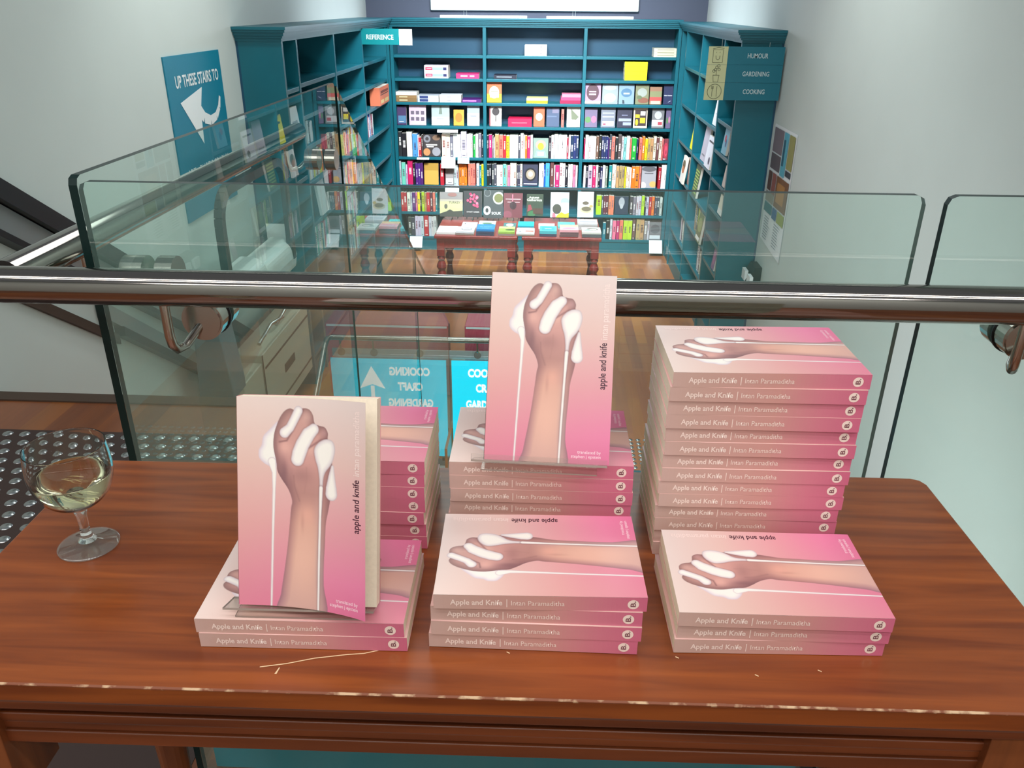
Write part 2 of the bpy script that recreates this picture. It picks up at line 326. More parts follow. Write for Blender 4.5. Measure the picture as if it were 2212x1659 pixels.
# ---------------------------------------------------------------- the pink paperback
BL, BW, BT = .198, .131, .0161
def seg_sd(px, py, pts):  # distance to polyline with radii
    d = np.full(px.shape, 1e9)
    for (x0, y0, r0), (x1, y1, r1) in zip(pts, pts[1:]):
        dx, dy = x1-x0, y1-y0; t = np.clip(((px-x0)*dx+(py-y0)*dy)/(dx*dx+dy*dy+1e-9), 0, 1)
        d = np.minimum(d, np.hypot(px-x0-t*dx, py-y0-t*dy)-(r0+t*(r1-r0)))
    return d
def smooth_poly(P, n=6):
    P = np.array(P, float); out = []; N = len(P)
    for i in range(N):
        p0, p1, p2, p3 = P[i-1], P[i], P[(i+1) % N], P[(i+2) % N]
        for t in np.arange(n)/n: out.append(.5*((2*p1)+(-p0+p2)*t+(2*p0-5*p1+4*p2-p3)*t*t+(-p0+3*p1-3*p2+p3)*t**3))
    return np.array(out)
def poly_sd(px, py, P):
    d = np.full(px.shape, 1e9); ins = np.zeros(px.shape, bool); N = len(P)
    for i in range(N):
        x0, y0 = P[i]; x1, y1 = P[(i+1) % N]; dx, dy = x1-x0, y1-y0
        t = np.clip(((px-x0)*dx+(py-y0)*dy)/(dx*dx+dy*dy+1e-9), 0, 1); d = np.minimum(d, np.hypot(px-x0-t*dx, py-y0-t*dy))
        c = ((y0 > py) != (y1 > py)) & (px < (x1-x0)*(py-y0)/(y1-y0+1e-12)+x0); ins ^= c
    return np.where(ins, -d, d)
def paint(s, t):
    """printed picture; s, t in 0..1 (spine to fore edge, head to foot); works in a 1003 x 1510 drawing frame"""
    X = s*1003; Y = t*1510; g = lambda c: np.array(c, float)
    def ramp(v, st):
        v = np.clip(v, 0, 1); o = np.zeros(v.shape+(3,)); ks = [k for k, _ in st]
        for i in range(3): o[..., i] = np.interp(v, ks, [c[i] for _, c in st])
        return o
    left = ramp(t, [(0, (226, 203, 194)), (.3, (222, 184, 173)), (.6, (220, 160, 157)), (1, (216, 126, 146))])
    right = ramp(t, [(0, (222, 204, 199)), (.3, (222, 186, 179)), (.6, (222, 152, 162)), (.85, (226, 126, 162)), (1, (217, 108, 148))])
    img = left*(1-s[..., None])+right*s[..., None]
    def over(d, col, soft=1.6):
        nonlocal img
        a = np.clip(.5-d/soft/2, 0, 1)[..., None]; img = img*(1-a)+col*a
    k = .965
    def cv(P): return [((x-97)/1003*1003+ (y-52)*.019, (y-52-(x-97)*.035)*k*1.035) for x, y in P]
    # cream at the left, behind the hand
    dl = poly_sd(X, Y, smooth_poly(cv([(395, 235), (330, 290), (282, 340), (268, 400), (246, 440), (248, 495), (285, 535), (325, 560), (345, 620), (352, 700), (366, 650), (372, 560), (400, 420), (410, 300)])))
    sh = ramp(np.clip(-dl/40, 0, 1), [(0, (212, 194, 204)), (.5, (232, 222, 222)), (1, (240, 234, 226))]); over(dl, sh, 3)
    # arm and fist
    arm = smooth_poly(cv([(366, 1620), (382, 1480), (412, 1310), (438, 1150), (458, 1000), (474, 860), (484, 800), (458, 720), (412, 650), (380, 590), (372, 520), (354, 420), (360, 330), (382, 262), (412, 200), (448, 158), (488, 143), (535, 160), (585, 141), (632, 150), (660, 190), (672, 246), (712, 262), (752, 272), (776, 312), (774, 356), (800, 420), (805, 560), (792, 700), (782, 790), (764, 870), (744, 960), (734, 1100), (722, 1250), (718, 1400), (722, 1640)]), 5)
    d = poly_sd(X, Y, arm); u = np.clip(-d/75, 0, 1)
    base = ramp(t, [(0, (196, 150, 140)), (.3, (206, 152, 144)), (.45, (184, 134, 126)), (.6, (216, 164, 146)), (.75, (222, 172, 154)), (1, (206, 160, 150))])
    edge = ramp(t, [(0, (140, 104, 100)), (.4, (128, 88, 92)), (.6, (160, 110, 110)), (1, (152, 104, 118))])
    sk = edge+(base-edge)*(u**.75)[..., None]
    def blob(cx, cy, rx, ry, col, a):
        nonlocal sk
        (cx, cy), = cv([(cx, cy)]); w = a*np.exp(-(((X-cx)/rx)**2+((Y-cy)/ry)**2)); sk = sk*(1-w[..., None])+g(col)*w[..., None]
    blob(440, 420, 45, 50, (226, 172, 160), .8); blob(620, 420, 60, 50, (228, 180, 166), .7); blob(610, 200, 40, 45, (214, 170, 160), .6); blob(745, 310, 25, 30, (196, 150, 150), .5)
    blob(560, 620, 90, 60, (156, 110, 108), .55); blob(430, 590, 35, 90, (120, 82, 88), .6); blob(480, 700, 18, 110, (150, 104, 104), .5); blob(540, 740, 60, 90, (178, 128, 120), .4)
    blob(600, 900, 60, 70, (232, 168, 150), .6); blob(560, 960, 14, 70, (178, 124, 114), .4); blob(560, 1250, 90, 260, (232, 180, 160), .55); blob(690, 1250, 30, 300, (178, 158, 156), .55); blob(690, 900, 40, 120, (196, 150, 146), .4)
    def crease(P, r, col, a):
        nonlocal sk
        P = cv(P); dd = seg_sd(X, Y, [(x, y, 0) for x, y in P]); w = a*np.exp(-(dd/r)**2); sk = sk*(1-w[..., None])+g(col)*w[..., None]
    crease([(585, 150), (560, 190), (500, 300), (455, 370), (400, 380)], 7, (134, 92, 92), .75)
    crease([(672, 250), (640, 300), (560, 340), (520, 430)], 8, (134, 92, 92), .7)
    crease([(775, 350), (720, 360), (670, 390), (620, 420)], 8, (138, 94, 96), .7)
    crease([(372, 250), (362, 330), (380, 470), (384, 560)], 8, (150, 108, 106), .4)
    crease([(500, 620), (505, 700), (540, 800)], 7, (148, 104, 102), .4); crease([(600, 560), (600, 640), (580, 740)], 7, (170, 122, 116), .3)
    over(d, sk, 2.2)
    def cream(d, th=26, sf=2.5, lo=(196, 178, 182), hi=(243, 236, 228)):
        # soft contact shade printed around the cream on the skin
        nonlocal img
        a = (.35*np.exp(-(np.clip(d, 0, 99)/7)**2)*(d > -1)*(poly_in < 0))[..., None]; img = img*(1-a)+g((130, 92, 92))*a
        over(d, ramp(np.clip(-d/th, 0, 1), [(0, lo), (.35, (226, 214, 214)), (1, hi)]), sf)
    poly_in = d
    def q(P): return [(cv([(x, y)])[0][0], cv([(x, y)])[0][1], r) for x, y, r in P]
    cream(seg_sd(X, Y, q([(548, 158, 33), (515, 220, 32), (480, 280, 32), (440, 314, 38)])))
    cream(seg_sd(X, Y, q([(664, 287, 40), (620, 325, 50), (572, 400, 52), (546, 460, 53), (533, 502, 49)])))
    cream(seg_sd(X, Y, q([(808, 545, 12), (800, 620, 28), (795, 700, 44), (795, 738, 48)])))
    dr = poly_sd(X, Y, smooth_poly(cv([(664, 430), (700, 380), (758, 354), (812, 366), (832, 418), (818, 490), (790, 540), (748, 590), (730, 650), (722, 760), (708, 900), (698, 760), (700, 650), (690, 560), (672, 500)])))
    cream(dr, 34)
    cream(seg_sd(X, Y, q([(712, 700, 15), (700, 900, 10), (682, 1250, 9), (666, 1650, 8)])), 8)
    cream(seg_sd(X, Y, q([(340, 520, 30), (355, 600, 17), (350, 720, 12), (332, 1050, 9), (304, 1640, 7)])), 10)
    return np.clip(img, 0, 255)
def np_lin(c):
    c = c/255.; return np.where(c <= .04045, c/12.92, ((c+.055)/1.055)**2.4)
def cover_mesh(name, art=True, bend=0):
    V = []; Fq = []; Cc = []
    def addmb(mb):
        k = len(V); V.extend(mb.v)
        for f, c in zip(mb.f, mb.c): Fq.append(tuple(k+i for i in f)); Cc.append(lin(c))
    def fold(s, z):  # opening of the front cover about the spine
        a = bend*s**1.4; return (-BW/2+s*BW*math.cos(a*.7), BT+z+math.sin(a)*BW*s*.75)
    mb = MB(); x0, x1, y0, y1 = -BL/2, BL/2, -BW/2, BW/2; th = .0003
    mb.box((x0, y0, 0), (x1, y1, th), col=(226, 160, 160))              # back cover
    mb.box((x0, y0-.0002, 0), (x1, y0+.0003, BT-.0004), col=(216, 140, 142))  # spine board
    N = 48                                                              # spine print: blush to rose
    for i in range(N):
        u = (i+.5)/N; c = tuple(np.interp(u, [0, .12, .55, .8, 1], [a, b, c_, d_, e]) for a, b, c_, d_, e in zip((206, 172, 162), (204, 166, 154), (210, 152, 144), (214, 124, 142), (210, 106, 136)))
        a, b = x0+BL*i/N, x0+BL*(i+1)/N; mb.quad([(a, y0-.0003, 0), (b, y0-.0003, 0), (b, y0-.0003, BT), (a, y0-.0003, BT)], col=c)
    sp = lambda X_: (lambda x, y: (x0+X_*BL+x, y0-.0005, .0052+y))
    puttext(mb, 'Apple and Knife', sp(.078), width=.245*BL, height=.0058, bold=.02, col=(250, 226, 216))
    puttext(mb, '|', sp(.342), height=.0072, col=(250, 226, 216))
    puttext(mb, 'Intan Paramaditha', sp(.364), width=.25*BL, height=.0056, col=(250, 226, 216))
    cx, cz, R_ = x0+.935*BL, BT*.5, .0053
    for i in range(28):
        a, b = 2*PI*i/28, 2*PI*(i+1)/28; mb.quad([(cx, y0-.0004, cz), (cx+R_*math.cos(a), y0-.0004, cz+R_*math.sin(a)), (cx+R_*math.cos(b), y0-.0004, cz+R_*math.sin(b))], col=(250, 226, 214))
    puttext(mb, 'B', lambda x, y: (cx+.0022-y, y0-.0006, cz-.0024+x), width=.0045, height=.0048, bold=.01, col=(120, 62, 76))
    mb.box((cx+.0012, y0-.0007, cz+.0028), (cx+.0022, y0-.0006, cz+.0038), col=(120, 62, 76))
    addmb(mb)
    if art:
        NX, NY = 232, 350; s = np.linspace(0, 1, NX+1); t = np.linspace(0, 1, NY+1)
        k = len(V)
        for j in range(NY+1):
            for i in range(NX+1):
                y, z = fold(s[i], 0) if bend else (y0+s[i]*BW, BT); V.append((x0+t[j]*BL, y, z))
        S, T_ = np.meshgrid((s[:-1]+s[1:])/2, (t[:-1]+t[1:])/2); G = np_lin(paint(S, T_))
        S2, T2 = np.meshgrid(s, t); G2 = np_lin(paint(S2, T2))
        J, I = np.meshgrid(np.arange(NY), np.arange(NX), indexing='ij'); a = k+J*(NX+1)+I
        Q = np.stack([a, a+(NX+1), a+(NX+2), a+1], -1).reshape(-1, 4)
        gc = G2.reshape(-1, 3); artcol = gc[(Q-k).reshape(-1)]
        artq = Q
        mb = MB()
        cv3 = lambda s_, t_, e=.00012: ((lambda yz: (x0+t_*BL, yz[0], yz[1]))(fold(s_, e)) if bend else (x0+t_*BL, y0+s_*BW, BT+e))
        puttext(mb, 'apple and knife', lambda x, y: cv3(.942-y/BW, .602-x/BL), width=.246*BL, height=.0072, bold=.012, col=(66, 24, 44))
        puttext(mb, 'intan paramaditha', lambda x, y: cv3(.945-y/BW, .338-x/BL), width=.294*BL, height=.0072, bold=.004, col=(240, 216, 210))
        puttext(mb, 'translated by', lambda x, y: cv3(.932+x/BW, .945-y/BL), width=.0245, height=.0033, col=(252, 222, 230), align='r')
        puttext(mb, 'stephen j epstein', lambda x, y: cv3(.932+x/BW, .968-y/BL), width=.031, height=.0033, col=(252, 222, 230), align='r')
        addmb(mb)
        # white board under the printed face
        mb = MB(); n = 16
        for i in range(n):
            a_, b_ = i/n, (i+1)/n; p = [cv3(a_, 0, -.0003), cv3(b_, 0, -.0003), cv3(b_, 1, -.0003), cv3(a_, 1, -.0003)]; mb.quad(p, col=(232, 214, 206))
            for tt in (0, 1): mb.quad([cv3(a_, tt, -.0003), cv3(b_, tt, -.0003), cv3(b_, tt, 0), cv3(a_, tt, 0)], col=(240, 214, 206))
        mb.quad([cv3(1, 0, -.0003), cv3(1, 1, -.0003), cv3(1, 1, 0), cv3(1, 0, 0)], col=(240, 214, 206)); addmb(mb)
    else:
        mb = MB(); mb.box((x0, y0, BT-.0003), (x1, y1, BT), col=(226, 178, 170)); addmb(mb); artq = np.zeros((0, 4), int); artcol = np.zeros((0, 3))
    me = bpy.data.meshes.new(name)
    ls = [len(f) for f in Fq]; nl = sum(ls)+artq.size; npoly = len(Fq)+len(artq)
    me.vertices.add(len(V)); me.vertices.foreach_set('co', np.array(V, np.float32).ravel())
    me.loops.add(nl); me.loops.foreach_set('vertex_index', np.concatenate([np.array([i for f in Fq for i in f], np.int32), artq.ravel().astype(np.int32)]))
    me.polygons.add(npoly); tot = np.array(ls+[4]*len(artq), np.int32); me.polygons.foreach_set('loop_start', np.concatenate([[0], np.cumsum(tot)[:-1]]).astype(np.int32)); me.polygons.foreach_set('loop_total', tot)
    me.materials.append(M['cover']); me.update(calc_edges=True)
    at = me.color_attributes.new('Col', 'FLOAT_COLOR', 'CORNER'); cc = np.ones((nl, 4), np.float32)
    cc[:sum(ls), :3] = np.repeat(np.array(Cc), ls, axis=0); cc[sum(ls):, :3] = artcol; at.data.foreach_set('color', cc.ravel()); me.validate(); return me
CM = {'full': cover_mesh('cover_full'), 'lite': cover_mesh('cover_plain', False), 'bent': cover_mesh('cover_open', True, .36)}
mb = MB(); mb.box((-BL/2+.0004, -BW/2+.0004, .0004), (BL/2-.0004, BW/2-.0006, BT-.0004))
PB = mb.mesh('page_block', M['pages'])
def pink(loc, rot, kind, label, group=None):
    e = bpy.data.objects.new('paperback_book', None); C.objects.link(e); e.location = loc; e.rotation_euler = rot; e.empty_display_size = .03
    tag(e, label, 'book', group); link('cover', CM[kind], e); link('page_block', PB, e); return e
ordw = ['topmost', 'second from the top', 'third from the top', 'fourth from the top', 'fifth from the top', 'sixth from the top', 'seventh from the top', 'eighth from the top', 'ninth from the top', 'tenth from the top', 'eleventh from the top', 'twelfth from the top', 'thirteenth from the top', 'lowest']
random.seed(7); TZ = .7806
def stack(x, y, n, where, rz, drift, offs=None, jit=.0014):
    for i in range(n):          # i = 0 is the bottom book
        k = n-1-i; dx, dy = (random.uniform(-jit, jit)+drift[0]*i/max(n-1, 1), random.uniform(-jit, jit)+drift[1]*i/max(n-1, 1)); a = rz+random.uniform(-.007, .007)
        if offs and i in offs: dx += offs[i][0]; dy += offs[i][1]; a += offs[i][2]
        od = ordw[k] if not (k == n-1 and n > 2) else 'lowest'
        pink((x+dx, y+dy, TZ+i*BT), (0, 0, a), 'full' if k == 0 else 'lite', 'pink paperback lying flat, %s of the %s' % (od, where), 'books in the '+where)
stack(-.222, .653, 2, 'low front left stack', .018, (-.0015, 0))
stack(-.001, .662, 4, 'front middle stack of four', .008, (.001, .0), {0: (-.001, -.0005, -.004), 2: (-.0005, 0, 0), 3: (.0015, 0, .016)})
stack(.2305, .668, 3, 'front right stack of three', .012, (.001, 0), {0: (-.003, .001, .012), 1: (.001, 0, .004)})
stack(-.226, .815, 7, 'back left stack', .006, (0, .0), {6: (.001, -.0005, 0)})
stack(-.001, .817, 7, 'back middle stack', .006, (.001, 0), {6: (-.001, 0, 0)})
stack(.225, .822, 14, 'tall back right stack', .014, (.003, -.004), {13: (.0005, 0, .008), 4: (.0015, 0, 0)})
# standing copies on acrylic easels: local -X up, local Z towards the viewer, spine at the left
def standing(bl, yaw, tilt, kind, label):
    R_ = Matrix.Rotation(yaw, 3, 'Z') @ Matrix.Rotation(-tilt, 3, 'X') @ Matrix(((0, 1, 0), (0, 0, -1), (-1, 0, 0)))
    # local corner (bottom-left of the front): x=+BL/2, y=-BW/2, z=BT
    loc = Vector(bl)-R_ @ Vector((BL/2, -BW/2, BT)); e = pink(loc, R_.to_euler(), kind, label); e['group'] = 'books standing on clear easels'; return R_
def easel(bl, yaw, tilt, z0, label, w=.142, off=-.013, lip=True):
    e = empty('book_easel', (bl[0], bl[1], 0), yaw, label, 'easel', 'clear easels under the standing books')
    ax = lambda p: p; g = MB(); m = [M['acrylic'], M['acredge']]; mi = [0, 0, 1, 0, 1, 1]
    # tray, sloping with the lean of the book, with a small front lip
    dz = .0022; up_ = Vector((0, math.sin(tilt), math.cos(tilt))); bk = Vector((0, math.cos(tilt), -math.sin(tilt)))
    o = Vector((off, 0, bl[2]))-up_*.0022
    def slab(mb, a, w_, d1, d2, mi_):  # box spanned by x, d1, d2
        k = len(mb.v); X_ = Vector((w_, 0, 0)); P = [a, a+X_, a+X_+d1, a+d1]; P += [p+d2 for p in P]; mb.v += [tuple(p) for p in P]
        for q_, i in zip(((0, 3, 2, 1), (4, 5, 6, 7), (0, 1, 5, 4), (2, 3, 7, 6), (1, 2, 6, 5), (3, 0, 4, 7)), mi_): mb.f.append(tuple(k+j for j in q_)); mb.m.append(i); mb.c.append(None)
    mb = MB(); slab(mb, o-bk*.008, w, bk*.030, up_*.0020, [0, 0, 1, 1, 1, 1]); mb.build('tray', m, e)
    if lip: mb = MB(); slab(mb, o-bk*.008+up_*.002, w, bk*.002, up_*.006, [0, 0, 0, 0, 1, 1]); mb.build('front_lip', m, e)
    mb = MB(); slab(mb, o+bk*.0205+Vector((.01, 0, 0)), w-.02, bk*.002, up_*.13, [1, 1, 0, 0, 1, 1]); mb.build('back_rest', m, e)
    t = o+bk*.022+up_*.105+Vector((.03, 0, 0)); foot = Vector((t.x, t.y+.030, z0+.0008)); d = foot-t
    mb = MB(); slab(mb, t, w-.06, d, Vector((0, .002, 0)), [0, 0, 0, 0, 1, 1]); mb.build('rear_leg', m, e)
    a = o-bk*.008
    mb = MB(); slab(mb, Vector((o.x+.01, a.y+.002, z0+.0004)), w-.02, Vector((0, foot.y-a.y-.002, 0)), Vector((0, 0, .0016)), [0, 0, 1, 1, 1, 1]); mb.build('base_plate', m, e)
zb = TZ+7*BT
standing((-.0600, .742, zb+.0105), -.045, .45, 'full', 'pink paperback standing upright on the back middle stack before the handrail')
easel((-.0600, .742, zb+.0105), -.045, .45, zb, 'clear acrylic easel holding the standing book on the back middle stack')
zf = TZ+2*BT
standing((-.2815, .596, zf+.0105), .015, .35, 'bent', 'pink paperback standing at the front left with its cover curling open')
easel((-.2815, .596, zf+.0100), .015, .35, zf, 'clear acrylic easel holding the standing book on the front left stack', lip=False)
# ---------------------------------------------------------------- wine glass
def clear(name, col, ior, rough=0):
    m = bpy.data.materials.new(name); m.use_nodes = True; b = m.node_tree.nodes['Principled BSDF']; b.inputs['Base Color'].default_value = col+(1,)
    b.inputs['Transmission Weight'].default_value = 1; b.inputs['IOR'].default_value = ior; b.inputs['Roughness'].default_value = rough; return m
wg = empty('wine_glass', (-.509, .735, TZ-.0001), 0, 'stemmed wine glass half full of white wine on the left of the table', 'glass')
gm = clear('drinking_glass', (.97, .99, .98), 1.47)
mb = MB(); mb.lathe([(0, .0005), (.031, .0002), (.0324, .0008), (.0326, .0014), (.0322, .0022), (.029, .003), (.016, .0056), (.0095, .0085)], n=48); mb.build('foot', glassmat('foot_glass', (.90, .93, .92), .05, (200, 215, 215), .06, .94), wg, True)
mb = MB(); mb.lathe([(0, .0075), (.0100, .0080), (.0078, .0105), (.0058, .016), (.0052, .026), (.0055, .040), (.0075, .048), (.0085, .0515), (0, .0515)], n=48); mb.build('stem', gm, wg, True)
def fine(P, n=5):
    o = []
    for i in range(len(P)-1):
        p0, p1, p2, p3 = [np.array(P[max(0, min(len(P)-1, i+k))]) for k in (-1, 0, 1, 2)]
        for t in np.arange(n)/n: o.append(tuple(.5*((2*p1)+(-p0+p2)*t+(2*p0-5*p1+4*p2-p3)*t*t+(-p0+3*p1-3*p2+p3)*t**3)))
    return o+[P[-1]]
outer = fine([(.0, .0518), (.0085, .052), (.016, .0545), (.0265, .061), (.035, .071), (.0405, .084), (.0428, .098), (.0425, .112), (.0410, .128)])
inner = fine([(.0399, .128), (.0414, .112), (.0417, .098), (.0394, .0845), (.0339, .0715), (.0255, .062), (.0152, .0557), (.007, .0547), (0, .0547)])
mb = MB(); mb.lathe(outer+[(.0410, .1285), (.0408, .1288), (.0404, .1290), (.0401, .1288), (.0399, .1285)]+inner, n=64); mb.build('bowl', gm, wg, True)
mb = MB(); mb.lathe(fine([(0, .0552), (.0068, .0552), (.0147, .0565), (.0252, .0630), (.0332, .0722), (.0385, .084), (.0404, .0925)])+[(.0402, .0928), (.0395, .0929), (0, .0929)], n=64); tag(mb.build('wine', clear('white_wine', (.93, .93, .62), 1.34), wg, True), 'pale yellow-green wine')
# ---------------------------------------------------------------- bookcases
def bookcase(loc, rz, W, bays, shelves, ztop, label, D=.3, ends=(0, 0), plinth=.16, cut=(0, 0)):
    e = empty('bookcase', loc, rz, label, 'bookcase'); t = .034
    mb = MB(); mb.box((0, D-.015, 0), (W, D, ztop)); mb.build('back_panel', M['teal_shade'], e)
    for i, x in enumerate(bays):
        a = min(max(x-t/2, 0), W-t)
        mb = MB(); mb.box((a, 0, 0), (a+t, D-.015, ztop)); mb.build('upright', M['teal'], e)
    for i in range(len(bays)-1):
        for z in shelves[i]:
            a = (bays[i]+t/2 if i else t)+.0005; b = (bays[i+1]-t/2 if i < len(bays)-2 else W-t)-.0005
            mb = MB(); mb.box((a, .004, z-.03), (b, D-.0155, z)); mb.build('shelf', M['teal'], e, bevel=.003)
    mb = MB(); mb.box((t, .012, 0), (W-t, .03, plinth)); mb.build('plinth', M['teal'], e)
    mb = MB(); e0, e1 = ends
    for z0, z1, p in ((ztop, ztop+.02, .004), (ztop+.02, ztop+.035, .016), (ztop+.035, ztop+.055, .028), (ztop+.055, ztop+.07, .042), (ztop+.07, ztop+.088, .05)):
        mb.box((-p*e0+cut[0], -p, z0), (W+p*e1-cut[1], D, z1))
    mb.build('cornice', M['teal'], e); return e
BZ = [.826, .588, .340, .09, -.252, -.569, -.878, -1.169]; bz = [z-ZF for z in BZ]
X0, DY = -1.739, 9.4
bookcase((X0, DY, ZF), 0, 3.108, [0, 1.02, 2.10, 3.108], [bz]*3, 1.104-ZF, 'wide teal bookcase across the far end of the room')
lz = [z-ZF for z in (.82, .6, .39, .13, -.17, -.45, -.75, -1.1)]
bookcase((-1.74, 5.6, ZF), PI/2, 3.78, [0, .34, 1.38, 2.43, 3.6, 3.78], [[z-ZF for z in (.805, .5, .2, -.1, -.4, -.7, -1.1)]]+[lz]*3+[[]], 1.104-ZF, 'teal bookcase along the left wall by the stair sign', .299, (1, 0), .16, (0, .035))
rz_ = [z-ZF for z in (.77, .41, .05, -.3, -.6, -.9, -1.15)]
bookcase((1.37, 9.38, ZF), -PI/2, 2.98, [0, .36, 1.30, 2.34, 2.98], [[], rz_, rz_, [z-ZF for z in (.74, .5, .26, .03, -.2, -.43, -.66, -.9, -1.15)]], 1.09-ZF, 'teal bookcase along the right wall below the hanging category signs', .299, (0, 1), .16, (.035, 0))
# ---------------------------------------------------------------- shelf books
PAL = dict(W=('white', (232, 232, 230)), C=('cream', (226, 214, 190)), K=('black', (28, 28, 34)), D=('charcoal', (66, 66, 72)), G=('grey', (122, 120, 120)), L=('pale grey', (188, 192, 200)),
  R=('red', (178, 34, 48)), M=('crimson', (190, 30, 92)), P=('pink', (224, 120, 150)), S=('salmon', (226, 118, 96)), O=('orange', (232, 120, 30)), Y=('yellow', (232, 214, 20)), g=('green', (20, 158, 50)), a=('mint', (110, 200, 176)),
  B=('blue', (30, 96, 190)), b=('light blue', (70, 150, 220)), N=('navy', (24, 40, 86)), V=('purple', (78, 26, 110)), T=('teal', (20, 120, 130)), n=('brown', (104, 66, 54)), t=('tan', (176, 146, 92)), l=('lime', (176, 206, 30)), v=('lilac', (190, 170, 196)), e=('maroon', (92, 30, 50)), i=('ivory', (238, 226, 214)))
SY = [110, 165, 215, 265, 325, 385, 440, 490]
def PX(p, si=4):
    y = SY[si]; l = 1046+5*(y-54)/355; r = 1264-16*(y-62)/347; return X0+1.02+(p-l)*1.08/(r-l)
random.seed(11)
def marks(mb, x0, x1, y, z0, h, rgb, vert=True):
    lum = sum(rgb)/3; c = (235, 232, 225) if lum < 130 else random.choice([(60, 50, 60), (120, 40, 50), (90, 90, 100)])
    if lum > 215 and random.random() < .5: return
    w_ = x1-x0; m = w_*random.uniform(.22, .34); a = random.uniform(.3, .5); b = a+random.uniform(.25, .4)
    zz = a
    while zz < b:
        s = random.uniform(.02, .05); mb.quad([(x0+m, y, z0+h*zz), (x1-m, y, z0+h*zz), (x1-m, y, z0+h*(zz+s)), (x0+m, y, z0+h*(zz+s))], col=c); zz += s+random.uniform(.012, .03)
    if random.random() < .5:
        mb.quad([(x0+m, y, z0+h*.06), (x1-m, y, z0+h*.06), (x1-m, y, z0+h*.09), (x0+m, y, z0+h*.09)], col=c)
def spine_book(w_, h, d, rgb, band=None, mk=True):
    mb = MB(); c = rgb; pg = (224, 218, 204)
    mb.box((0, 0, 0), (w_, d, h), cols=[c, pg, c, pg, c, c])
    mb.quad([(0, 0, h+.0004), (.0015, 0, h+.0004), (.0015, d, h+.0004), (0, d, h+.0004)], col=c); mb.quad([(w_-.0015, 0, h+.0004), (w_, 0, h+.0004), (w_, d, h+.0004), (w_-.0015, d, h+.0004)], col=c)
    if band: mb.quad([(0, -.0006, h*band[0]), (w_, -.0006, h*band[0]), (w_, -.0006, h*band[1]), (0, -.0006, h*band[1])], col=band[2])
    if mk and w_ > .012: marks(mb, 0, w_, -.0009, 0, h, c)
    return mb
used = {}
def uniq(lab):
    k = used.get(lab, 0); used[lab] = k+1
    if not k: return lab
    return lab+', '+['second', 'third', 'fourth', 'fifth', 'sixth', 'seventh', 'eighth', 'ninth'][k-1]+' such'
ORD = ['top', 'second', 'third', 'fourth', 'fifth', 'sixth', 'seventh', 'bottom']
def row(data, o, s, si, bays=('left', 'middle', 'right')):
    """data: 'code x0 x1 height;...' read in strip units; si = shelf index"""
    items = []
    for tk in data.split(';'):
        p = tk.split(); items.append((p[0], float(p[1]), float(p[2]), float(p[3])))
    for q, (c, x0, x1, h) in enumerate(items):
        n = int(c[1]) if len(c) > 1 and c[1].isdigit() else 1; c0 = c[0]
        wd = (x1-x0)/n
        for j in range(n):
            a = o+(x0+j*wd)/s; b = o+(x0+(j+1)*wd)/s; xa = PX(a, si); xb = PX(b, si)-.0015
            for dv in (X0+1.02, X0+2.10):
                if xa < dv+.018 < xb: xa = dv+.019
                if xa < dv-.018 < xb: xb = dv-.019
            xa = max(xa, X0+.036); xb = min(xb, X0+3.108-.036)
            if xb-xa < .008: continue
            bay = 0 if xa < X0+1.02 else 1 if xa < X0+2.10 else 2; nm, rgb = PAL[c0]
            rgb = tuple(max(0, min(255, k+random.randint(-9, 9))) for k in rgb)
            H = min(h*.00535+random.uniform(-.004, .004), (BZ[si-1]-.035-BZ[si]) if si else .2)
            ob = spine_book(xb-xa, H, random.uniform(.17, .2), rgb).build('book', M['print']); ob.location = (xa, DY+.022+random.uniform(0, .012), BZ[si]+.0008)
            pn = PAL[items[q-1][0][0]][0] if q else 'no'; nn = PAL[items[q+1][0][0]][0] if q+1 < len(items) else 'no'
            if n > 1: lab = '%s book, %s of %s alike, %s shelf, %s bay, beside %s' % (nm, ['first', 'second', 'third', 'fourth'][j], ['', '', 'two', 'three', 'four'][n], ORD[si], bays[bay], nn if nn != 'no' else pn)
            elif pn == 'no' or nn == 'no': lab = '%s book beside a %s one, at the row end, %s shelf, %s bay' % (nm, nn if pn == 'no' else pn, ORD[si], bays[bay])
            else: lab = '%s book between %s and %s ones, %s shelf, %s bay' % (nm, pn, nn, ORD[si], bays[bay])
            tag(ob, uniq(lab), 'book', 'upright books on the far bookcase')
def art(mb, spec, w_, h, y):
    for k, sp in enumerate(spec):
        yy = y-.0005-.0004*k
        if sp[0] == 'r': _, a, b, c, d, col = sp; mb.quad([(a*w_, yy, b*h), (c*w_, yy, b*h), (c*w_, yy, d*h), (a*w_, yy, d*h)], col=col)
        elif sp[0] == 'e':
            _, cx, cy, rx, ry, col = sp; mb.quad([(min(1, max(0, cx+rx*math.cos(i*PI/10)))*w_, yy, min(1, max(0, cy+ry*math.sin(i*PI/10)))*h) for i in range(20)], col=col)
        elif sp[0] == 'p': mb.quad([(x*w_, yy, z*h) for x, z in sp[2]], col=sp[1])
        elif sp[0] == 't': _, s_, x, z, ww, col = sp; puttext(mb, s_, lambda p, q: (x*w_+p, yy, z*h+q), width=ww*w_, bold=.02, col=col)
def face_book(x0, x1, z, h, y, rgb, spec, label, group, thick=.02, tilt=7, yaw=0, edge=None):
    w_ = x1-x0; mb = MB(); mb.box((0, 0, 0), (w_, thick, h), cols=[rgb, (220, 214, 200), rgb, rgb, (220, 214, 200), edge or rgb]); art(mb, spec, w_, h, 0)
    o = mb.build('book', M['print']); o.location = (x0, y, z+thick*math.sin(math.radians(tilt))+.0006); o.rotation_euler = (-math.radians(tilt), 0, yaw); return tag(o, label, 'book', group)
